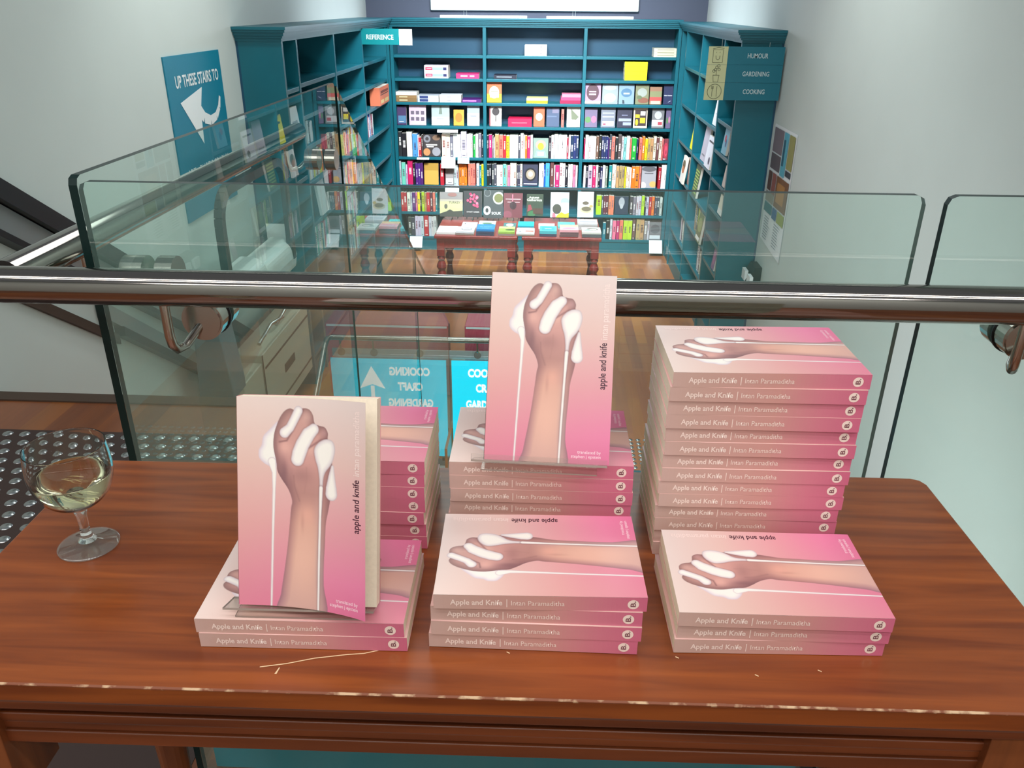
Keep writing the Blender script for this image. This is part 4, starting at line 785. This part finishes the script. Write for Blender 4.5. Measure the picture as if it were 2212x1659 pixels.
# display copies propped on wire stands at the back of the tables
def prop(p0, p1, h, z, rgb, spec, label, y=7.9):
    x0, x1 = -.722+(p0-1048)*.00448+.02, -.722+(p1-1048)*.00448+.02; x0 += .06; x1 += .06
    o = face_book(x0, x1, TT+z, h, y, rgb, spec, label, 'display copies propped up on the red tables', .02, 12)
    e = empty('book_stand', ((x0+x1)/2, y, TT), 0, 'small black wire stand behind the '+label.split(' on ')[0].split(' with ')[0], 'stand', 'wire stands on the red tables')
    w_ = (x1-x0)*.3; mb = MB(); mb.tube([(-w_, -.03, z+.012), (-w_, -.03, z-.004), (-w_, .034, z-.004), (-w_, .064, z+h*.5), (w_, .064, z+h*.5), (w_, .034, z-.004), (w_, -.03, z-.004), (w_, -.03, z+.012)], .003, 6); mb.build('holder', M['black'], e)
    mb = MB(); mb.tube([(0, .064, z+h*.5), (0, .12, .004), (0, -.02, .004), (0, .0, z-.004)], .003, 6); mb.build('leg', M['black'], e)
def berries(): random.seed(5); return [('e', .5+random.uniform(-.28, .28), .66+random.uniform(-.26, .24), .07, .05, random.choice([(214, 80, 120), (226, 130, 156), (190, 50, 96)])) for _ in range(18)]
prop(956, 1006, .235, .03, (150, 140, 140), [('r', 0, 0, 1, .62, (206, 200, 150)), ('r', 0, .62, 1, .7, (190, 176, 160)), ('t', 'TURKEY', .4, .54, .5, (110, 100, 90)), ('p', (70, 72, 66), [(0, 0), (1, 0), (1, .25), (.6, .22), (.45, .3), (.3, .22), (0, .12)]), ('e', .27, .42, .07, .1, (90, 88, 80)), ('e', .55, .9, .2, .08, (160, 110, 106))], 'pale yellow and grey book on Turkey propped at the left table')
prop(1008, 1048, .25, .03, (60, 54, 60), berries()+[('t', 'SWEET GREEK', .18, .17, .7, (214, 206, 206))], 'dark book with pink berries on its cover')
prop(1052, 1094, .27, .02, (74, 74, 78), [('e', .2, .9, .18, .14, (130, 130, 132)), ('e', .2, .9, .15, .11, (74, 74, 78)), ('e', .78, .72, .3, .22, (220, 218, 206)), ('e', .78, .72, .23, .16, (120, 116, 70)), ('e', .18, .28, .2, .16, (222, 222, 222)), ('e', .18, .28, .08, .08, (60, 60, 64)), ('t', 'SOUK', .42, .14, .5, (236, 236, 236))], 'dark grey book with white bowls on its cover')
prop(1096, 1137, .235, .03, (116, 56, 66), [('e', .2, .12, .24, .16, (140, 70, 86)), ('r', .1, .74, .9, .77, (220, 180, 184)), ('r', .2, .62, .85, .65, (220, 180, 184)), ('r', .44, .5, .5, .95, (190, 110, 130)), ('e', .5, .5, .18, .16, (60, 30, 40))], 'maroon patterned book propped between dark covers')
prop(1146, 1182, .21, .05, (56, 66, 52), [('t', 'Autumn', .14, .8, .6, (224, 220, 206)), ('t', 'Gatherings', .02, .68, .9, (224, 220, 206)), ('p', (150, 60, 70), [(.05, .2), (.35, .3), (.25, .52), (.1, .5)]), ('e', .3, .08, .22, .16, (60, 110, 70)), ('r', .4, .1, 1, .35, (80, 52, 44))], 'dark green book with a script title propped up')
prop(1198, 1238, .24, .04, (222, 228, 232), [('e', .78, .65, .24, .14, (160, 204, 206)), ('r', .62, .3, .95, .6, (190, 222, 214)), ('e', .35, .34, .24, .2, (72, 68, 60)), ('p', (226, 210, 40), [(.3, 0), (1, 0), (1, .2), (.8, .14), (.6, .22), (.4, .12)]), ('p', (224, 110, 130), [(.1, 0), (.3, 0), (.26, .16), (.12, .2)])], 'white and pale teal book with a yellow base')
prop(1256, 1290, .24, .07, (232, 222, 224), [('t', 'TACOS', .2, .82, .6, (206, 180, 176)), ('e', .55, .3, .4, .13, (196, 180, 150)), ('e', .55, .33, .3, .09, (110, 96, 76)), ('e', .5, .56, .2, .07, (104, 88, 74)), ('e', .85, .44, .12, .05, (190, 160, 100))], 'pale pink taco book propped on the magazine pile', 7.8)
# ---------------------------------------------------------------- signs
def board(mb, x0, x1, y, z0, z1, t, mi): mb.box((x0, y, z0), (x1, y+t, z1), mi)
s = empty('hanging_sign', (-1.74, 8.03, 0), 0, 'teal REFERENCE sign with white end jutting from the left bookcase', 'sign')
mb = MB(); mb.box((.0, -.012, .985), (.345, .0, 1.12)); mb.build('sign_board', mat('sign_teal', (0, 120, 124), .4), s)
mb = MB(); mb.box((.346, -.012, .982), (.465, 0, 1.118)); mb.build('white_end', M['white'], s)
mb = MB(); puttext(mb, 'REFERENCE', lambda x, y: (.045+x, -.0135, 1.03+y), width=.25, height=.04, bold=.02); mb.build('lettering', mat('sign_lettering', (206, 222, 222), .5), s)
M['sgn'] = mat('sign_dark_teal', (8, 104, 122), .4); M['cream'] = mat('cream_card', (196, 196, 150), .6); M['ink'] = mat('line_ink', (70, 76, 60), .6); M['let'] = mat('grey_lettering', (190, 206, 208), .5)
for k, tx in enumerate(('HUMOUR', 'GARDENING', 'COOKING')):
    z1 = 1.071-k*.1205; s = empty('hanging_sign', (1.124, 6.30, 0), 0, '%s sign with a cream picture card, %s of the three on the right' % (tx, ['top', 'middle', 'lowest'][k]), 'sign', 'category signs on the right bookcase')
    mb = MB(); mb.box((.132, 0, z1-.119), (.53, .012, z1)); mb.build('sign_board', M['sgn'], s)
    mb = MB(); mb.box((-.008+(2-k)*.002, -.003, z1-.119), (.131, .012, z1)); mb.build('picture_card', M['cream'], s)
    mb = MB(); wd = (.145, .19, .155)[k]; puttext(mb, tx, lambda x, y: (.345+x, -.0015, z1-.075+y), width=wd, height=.032, bold=.01, align='c'); mb.build('lettering', M['let'], s)
    mb = MB(); cx, cz = .062, z1-.06
    def ln(P, r=.0016): mb.tube([(cx+a, -.004, cz+b) for a, b in P], r, 5)
    if k == 0: ln([(-.035, -.045), (-.035, .04), (.035, .04), (.035, -.045), (-.035, -.045)]); ln([(-.04, .045), (.0, .055), (.04, .048)]); ln([(-.015, .0), (-.012, -.02), (0, -.028), (.012, -.02), (.015, 0)]); ln([(-.012, .02), (-.01, .024)]); ln([(.012, .02), (.014, .024)])
    if k == 1:
        ln([(-.022, -.01), (-.016, -.055), (.016, -.055), (.022, -.01), (-.022, -.01)]); ln([(0, -.01), (0, .03)])
        for a, b in ((0, .045), (.018, .03), (-.018, .02), (.014, .055), (-.008, .03)): ln([(a+.009*math.cos(i*PI/5), b-.002+.009*math.sin(i*PI/5)) for i in range(11)])
    if k == 2:
        ln([(.05*math.cos(i*PI/12), .05*math.sin(i*PI/12)) for i in range(25)]); ln([(-.016, -.035), (-.016, .035)]); ln([(.016, -.035), (.016, .035)]); ln([(-.022, .036), (-.022, .018), (-.01, .018), (-.01, .036)])
    mb.build('line_drawing', M['ink'], s)
    if k == 0:
        mb = MB(); mb.tube([(.085, .006, z1), (.085, .006, 1.12)], .002, 6); mb.tube([(.42, .006, z1), (.42, .006, 1.1)], .002, 6); mb.build('hanging_wire', M['alu'], s)
# stair sign on the left wall
s = empty('wall_sign', (-2.04, 4.49, 0), PI/2, 'tall teal sign on the left wall reading UP THESE STAIRS TO', 'sign')
mb = MB(); mb.box((0, -.008, .19), (.785, -.0005, 1.07)); mb.build('sign_board', mat('wall_sign_teal', (12, 128, 156), .45), s)
mb = MB(); fnn = lambda x0, z0: (lambda x, y: (x0+x, -.0095, z0+y))
puttext(mb, 'UP THESE STAIRS TO', fnn(.105, .905), width=.62, height=.062, bold=.02); puttext(mb, '\u2022 ART \u2022 PHOTOGRAPHY', fnn(.05, .42), width=.66, height=.05, bold=.0); puttext(mb, '\u2022 ARCHITECTURE', fnn(.15, .315), width=.56, height=.05)
mb.build('lettering', M['whitefilm'], s)
mb = MB(); zc = 0   # curved arrow pointing up and left
mb.quad([(.13, -.0096, .827), (.37, -.0096, .575), (.39, -.0096, .755)]); mb.quad([(.13, -.0096, .827), (.39, -.0096, .755), (.45, -.0096, .885)])
cur = [(.33, .80), (.43, .715), (.52, .69), (.61, .705), (.67, .75), (.70, .81)]; wds = [.075, .065, .055, .045, .035, .022]
for i in range(5):
    (a, b), (c, d) = cur[i], cur[i+1]; n0 = wds[i]/2; n1 = wds[i+1]/2
    dx, dz = c-a, d-b; L_ = math.hypot(dx, dz); nx, nz = -dz/L_, dx/L_
    yq = -.0099-.0002*i; mb.quad([(a-nx*n0, yq, zc+b-nz*n0), (c-nx*n1, yq, zc+d-nz*n1), (c+nx*n1, yq, zc+d+nz*n1), (a+nx*n0, yq, zc+b+nz*n0)])
mb.build('arrow', M['whitefilm'], s)
# poster on the right wall (faces -x)
s = empty('poster', (1.67, 6.33, 0), -PI/2, 'tall white art poster with picture tiles on the right wall', 'poster')
mb = MB(); mb.quad([(0, -.004, -.30), (.60, -.006, -.34), (.60, -.003, .55), (0, -.003, .55)]); mb.quad([(0, -.001, -.30), (0, -.001, .55), (.60, -.001, .55), (.60, -.001, -.34)])
mb.build('sheet', M['paper'], s)
mb = MB(); tiles = [(.02, .36, .28, .53, (130, 116, 124)), (.02, .24, .28, .35, (104, 92, 96)), (.30, .23, .42, .53, (90, 170, 190)), (.31, .30, .36, .48, (40, 90, 110)), (.44, .3, .58, .53, (150, 146, 80)), (.44, .25, .58, .29, (40, 44, 56)), (.02, .08, .12, .22, (100, 70, 60)), (.14, .06, .24, .22, (150, 90, 80)), (.26, .0, .58, .22, (124, 78, 40)), (.30, .04, .50, .18, (176, 120, 56)), (.02, .0, .24, .07, (140, 130, 116)), (.02, -.08, .24, -.01, (30, 110, 120)), (.26, -.09, .38, -.01, (40, 90, 140)), (.40, -.09, .58, -.01, (150, 160, 70))]
for k, (a, b, c, d, col) in enumerate(tiles): y = -.0066-.0003*k; mb.quad([(a, y, b), (c, y, b), (c, y, d), (a, y, d)], col=col)
random.seed(8)
for i in range(9):
    z = -.12-.02*i
    for x in (.06, .34): mb.quad([(x, -.0068, z), (x+random.uniform(.12, .2), -.0068, z), (x+.12, -.0068, z+.007), (x, -.0068, z+.007)], col=(150, 156, 166))
mb.build('printed_pictures', M['print'], s)
s = empty('document_holder', (1.67, 6.35, 0), -PI/2, 'black holder with white cards on the right wall beside the bookcase', 'holder')
mb = MB(); mb.prism([(-.11, -.62), (-.001, -.62), (-.001, -.50), (-.05, -.50)], .02, .2, 'x'); mb.build('black_box', M['black'], s)
for a in (.05, .22):
    mb = MB(); mb.box((a, -.115, -.62), (a+.1, -.09, -.54)); mb.build('white_card', M['paper'], s)
# lightbox and tubes on the far wall
s = empty('lightbox', (-.2, 9.72, 1.263), 0, 'large glowing white lightbox above the far bookcase', 'lamp')
mb = MB(); mb.box((-1.12, -.06, 0), (1.125, -.001, .62)); mb.build('frame', M['white'], s, bevel=.01)
mb = MB(); mb.box((-1.10, -.064, .015), (1.105, -.061, .605)); mb.build('diffuser', M['lightbox'], s)
for x in (-.76, .42):
    mb = MB(); mb.tube([(x, -.05, -.06), (x, -.05, .0)], .002, 6); mb.tube([(x+.03, -.05, -.06), (x+.03, -.05, .0)], .002, 6); mb.build('cable', M['alu'], s)
for x0, x1, lb in ((-1.20, -.27, 'left slim glowing tube on top of the far bookcase'), (-.06, .86, 'right slim glowing tube on top of the far bookcase')):
    mb = MB(); mb.tube([(x0, 9.52, 1.205), (x1, 9.52, 1.205)], .012, 12); tag(mb.build('tube_lamp', M['tube'], None, True), lb, 'lamp', 'tube lamps above the far bookcase')
# ---------------------------------------------------------------- railing and sign with added glow at the lower stairs
s = empty('stair_railing', (0, 4.95, 1.34-(1.34-ZF)*1.1124), 0, 'low steel and glass railing at the head of the lower stairs', 'railing'); s.scale = (1.09, 1, 1.1124)
def rb(name, a, b, m, **k): q = MB(); q.box(a, b); return q.build(name, M[m], s, **k)
q = MB(); q.tube([(-.575, -.03, .872), (.13, -.03, .872), (.15, -.05, .868), (.155, -.10, .84), (.155, -1.5, -.04)], .017, 20); q.build('top_rail', M['steel2'], s, True)
q = MB(); q.tube([(-.575, .07, .832), (.14, .07, .832)], .014, 16); q.build('rear_rail', M['steel2'], s, True)
rb('glass_clamp_bar', (-.575, .0, .762), (.14, .012, .79), 'alu'); rb('lower_clamp_bar', (-.575, .0, .741), (.14, .012, .757), 'alu')
for x in (-.40, -.12, .08):
    q = MB(); q.tube([(x, -.03, .86), (x, -.02, .80), (x, -.004, .775)], .006, 8); q.tube([(x, -.018, .772), (x, -.002, .772)], .022, 20); q.build('bracket', M['steel2'], s)
rb('base_shoe', (-.575, -.004, .0), (.14, .016, .05), 'alu'); rb('corner_clamp', (-.575, -.03, .05), (-.52, -.005, .075), 'steel2')
q = MB(); q.box((-.575, .003, .0501), (.13, .01, .741)); q.build('glass', [M['glass']], s)
s = empty('stair_sign', (0, 4.938, 1.34-(1.34-ZF)*1.1124), 0, 'bright teal directory sign listing COOKING CRAFT GARDENING on the lower railing', 'sign'); s.scale = (1.09, 1, 1.1124)
mb = MB(); mb.box((-.56, -.012, .08), (.15, -.001, .735)); mb.build('sign_board', mat('sign_teal_added_glow', (0, 150, 176), .35, emit=(0, 196, 222), es=1.15), s)  # glow added to the board so it looks brightly lit
mb = MB(); wm_ = mat('white_added_glow', (245, 248, 248), .4, emit=(255, 255, 255), es=.6)  # lettering given an added glow as well
for tx, z, wd in (('COOKING', .635, .25), ('CRAFT', .535, .155), ('GARDENING', .425, .28), ('AND', .33, .10), ('REFERENCE', .225, .28)):
    puttext(mb, tx, lambda x, y: (-.335+x, -.0135, z+y), width=wd, height=.05, bold=.05, align='c')
mb.build('lettering', wm_, s)
mb = MB(); ax_ = -.10; mb.quad([(ax_-.08, -.0135, .54), (ax_, -.0135, .57), (ax_+.08, -.0135, .54), (ax_, -.0135, .69)]); mb.quad([(ax_-.012, -.0135, .25), (ax_+.012, -.0135, .25), (ax_+.012, -.0135, .56), (ax_-.012, -.0135, .56)]); mb.build('arrow', wm_, s)
# red display bench beyond the railing
s = empty('red_bench', (-.1, 5.70, ZF), 0, 'low crimson display bench with a white edge strip beyond the railing', 'bench')
M['crim'] = mat('crimson_laminate', (190, 20, 66), .4)
mb = MB(); mb.box((-.47, -.28, .02), (.42, .28, .575)); mb.build('body', M['crim'], s, bevel=.004)
mb = MB(); mb.box((-.46, -.288, .557), (.41, -.281, .57)); mb.build('edge_strip', M['paper'], s)
# ---------------------------------------------------------------- inclined wheelchair lift and stair rails on the left wall
s = empty('stair_lift', (-2.04, 5.0, ZF), 0, 'beige and white inclined platform lift with black hoop arms by the stairs', 'lift'); s.scale = (.965,)*3; s.location = (-1.969, 4.825, -1.237)
q = MB(); q.box((.03, -.25, .06), (.226, .79, .60)); q.build('lower_body', M['beige'], s, bevel=.008)
q = MB(); q.box((.03, -.7, .06), (.222, -.255, .55)); q.build('folded_platform', M['beige'], s, bevel=.008)
q = MB(); q.box((.2265, -.22, .49), (.229, .785, .505)); q.box((.2265, -.23, .14), (.229, .785, .155)); q.box((.2265, -.256, .07), (.229, -.244, .6)); q.build('seam', M['gap'], s)
q = MB(); q.box((.2266, .15, .30), (.23, .38, .36)); q.build('label_plate', M['gap'], s)
q = MB(); q.prism([(.03, 1.0), (.2, 1.0), (.215, 1.06), (.2, 1.12), (.15, 1.155), (.03, 1.165)], -.42, .1, 'y'); q.prism([(.03, .9), (.21, .9), (.225, 1.0), (.215, 1.08), (.17, 1.12), (.03, 1.13)], .1, .72, 'y'); q.build('motor_housing', M['white'], s, bevel=.03)
q = MB(); q.box((.215, -.3, 1.06), (.225, -.24, 1.075)); q.build('button', M['black'], s)
def hoop(y0, y1, z0, z1, x, w_=.045):
    q = MB(); P = [(y0, z0)]+[(y0+.18-.18*math.cos(a), z1-.18+.18*math.sin(a)) for a in [i*PI/12 for i in range(7)]]+[(y1-.18+.18*math.sin(a), z1-.18+.18*math.cos(a)) for a in [i*PI/12 for i in range(7)]]+[(y1, z0)]
    for (a, b), (c, d) in zip(P, P[1:]):
        k = len(q.v); dx, dz = c-a, d-b; L_ = math.hypot(dx, dz)+1e-9; nx, nz = -dz/L_*.028, dx/L_*.028
        q.v += [(x, a-nx, b-nz), (x+w_, a-nx, b-nz), (x+w_, a+nx, b+nz), (x, a+nx, b+nz), (x, c-nx, d-nz), (x+w_, c-nx, d-nz), (x+w_, c+nx, d+nz), (x, c+nx, d+nz)]
        for f in ((0, 1, 5, 4), (1, 2, 6, 5), (2, 3, 7, 6), (3, 0, 4, 7)): q.f.append(tuple(k+j for j in f)); q.m.append(0); q.c.append(None)
    return q
hoop(-.565, .637, .99, 1.696, .185).build('safety_arm', M['black'], s)
q = MB(); q.prism([(.03, .55), (.06, 1.02), (.12, 1.06), (.20, 1.04), (.24, .62), (.24, .55)], -.80, -.60, 'y'); q.build('end_post', mat('blue_grey_metal', (118, 134, 142), .4, .3), s, bevel=.01)
q = MB(); q.prism([(-.60, .60), (-.26, .66), (-.26, .84), (-.58, .83), (-.60, .80)], .23, .236, 'x', 0); q.build('clear_guard', M['acrylic'], s)
for ya in (.0, .35): q = MB(); q.tube([(.236, ya-.3, .7), (.236, ya-.05, .74), (.236, ya+.2, .70)], .012, 10); q.build('grab_bar', M['steel2'], s, True)
s = empty('lift_rail', (-2.04, 2.9, 0), 0, 'dark sloping lift track with grey channels on the left stair wall', 'rail')
def slope(name, z, h, d, m, y0=-.35, y1=2.2, sl=-.66):
    q = MB(); q.v += [(x, y, z+sl*y+dz) for y in (y0, y1) for x in (.001, d) for dz in (0, -h)]
    for f in ((0, 1, 3, 2), (4, 6, 7, 5), (0, 2, 6, 4), (1, 5, 7, 3), (2, 3, 7, 6), (0, 4, 5, 1)): q.f.append(f); q.m.append(0); q.c.append(None)
    return q.build(name, M[m], s)
slope('upper_track', .745, .085, .07, 'black'); slope('channel', .655, .11, .035, 'alu'); slope('lower_lip', .535, .03, .06, 'black')
slope('middle_channel', .47, .085, .04, 'alu', .50, 2.1, -.718); slope('lower_track', .385, .05, .05, 'black', .62, 2.1, -.718); slope('skirting', .326, .05, .02, 'gap', -.3, .62, -.69)
# notices pinned above the lift, white devices on the shelf wall
for y0, lb in ((5.585, 'white notice pinned on the end of the left bookcase'),):
    mb = MB(); mb.box((-1.98, y0, -.33), (-1.80, y0+.002, -.08)); tag(mb.build('notice', M['paper']), lb, 'notice')
# ---------------------------------------------------------------- tactile studs
mb = MB(); mb.lathe([(0, .005), (.008, .0048), (.0125, .0035), (.0165, .0008), (.0172, 0)], n=16); SM = mb.mesh('stud', M['stud'], True)
cnt = 0
for j in range(12):
    for i in range(23):
        x = -1.99+i*.0585+(.029 if j % 2 else 0)
        if x > -.67: continue
        o = bpy.data.objects.new('tactile_stud', SM); C.objects.link(o); o.location = (x, 2.355-j*.0585, .0016); cnt += 1
        tag(o, 'round steel warning stud set in the floor at the head of the left stairs', 'stud', 'warning studs at the head of the left stairs')
mb = MB()
for j in range(8):
    for i in range(22): mb.lathe([(0, .005), (.0125, .0035), (.0172, 0)], .50+i*.05, 4.49+j*.052, 8)
o = mb.build('stud_field', M['stud'], None, True); o.location.z = ZF+.0003
tag(o, 'field of small steel warning studs at the head of the lower stairs', 'studs', kind='stuff')
sbox('trim_3', (.46, 4.412, ZF), (1.66, 4.45, ZF+.004), 'teal')

# ---------------------------------------------------------------- the smallest far books beyond three hundred become one object
def size_key(o):
    vs = [o.matrix_basis @ v.co for v in o.data.vertices]; d = vs[0].y
    x = max(v.x for v in vs)-min(v.x for v in vs) if abs(o.rotation_euler.z) < .5 else .4*(max(v.y for v in vs)-min(v.y for v in vs))
    return x*(max(v.z for v in vs)-min(v.z for v in vs))/d**2
far = [o for o in C.objects if o.type == 'MESH' and o.name.split('.')[0] == 'book' and not o.parent]
npink = len([o for o in C.objects if o.name.startswith('paperback_book')])
up = sorted([o for o in far if o.get('group', '').startswith('upright')], key=size_key); cut = up[:max(0, len(far)+npink-300)]
mb = MB(); cols = []
for o in cut:
    k = len(mb.v); mw = o.matrix_basis; mb.v += [tuple(mw @ v.co) for v in o.data.vertices]
    a = o.data.color_attributes['Col'].data
    for p in o.data.polygons:
        mb.f.append(tuple(k+i for i in p.vertices)); mb.m.append(0); mb.c.append(None); cols += [tuple(a[l].color) for l in p.loop_indices]
    bpy.data.objects.remove(o)
me = mb.mesh('books', M['print']); at = me.color_attributes.new('Col', 'FLOAT_COLOR', 'CORNER'); at.data.foreach_set('color', [q for c in cols for q in c])
tag(link('book_rows', me), 'thinnest of the many colourful books among the far and side shelves', 'books', kind='stuff')
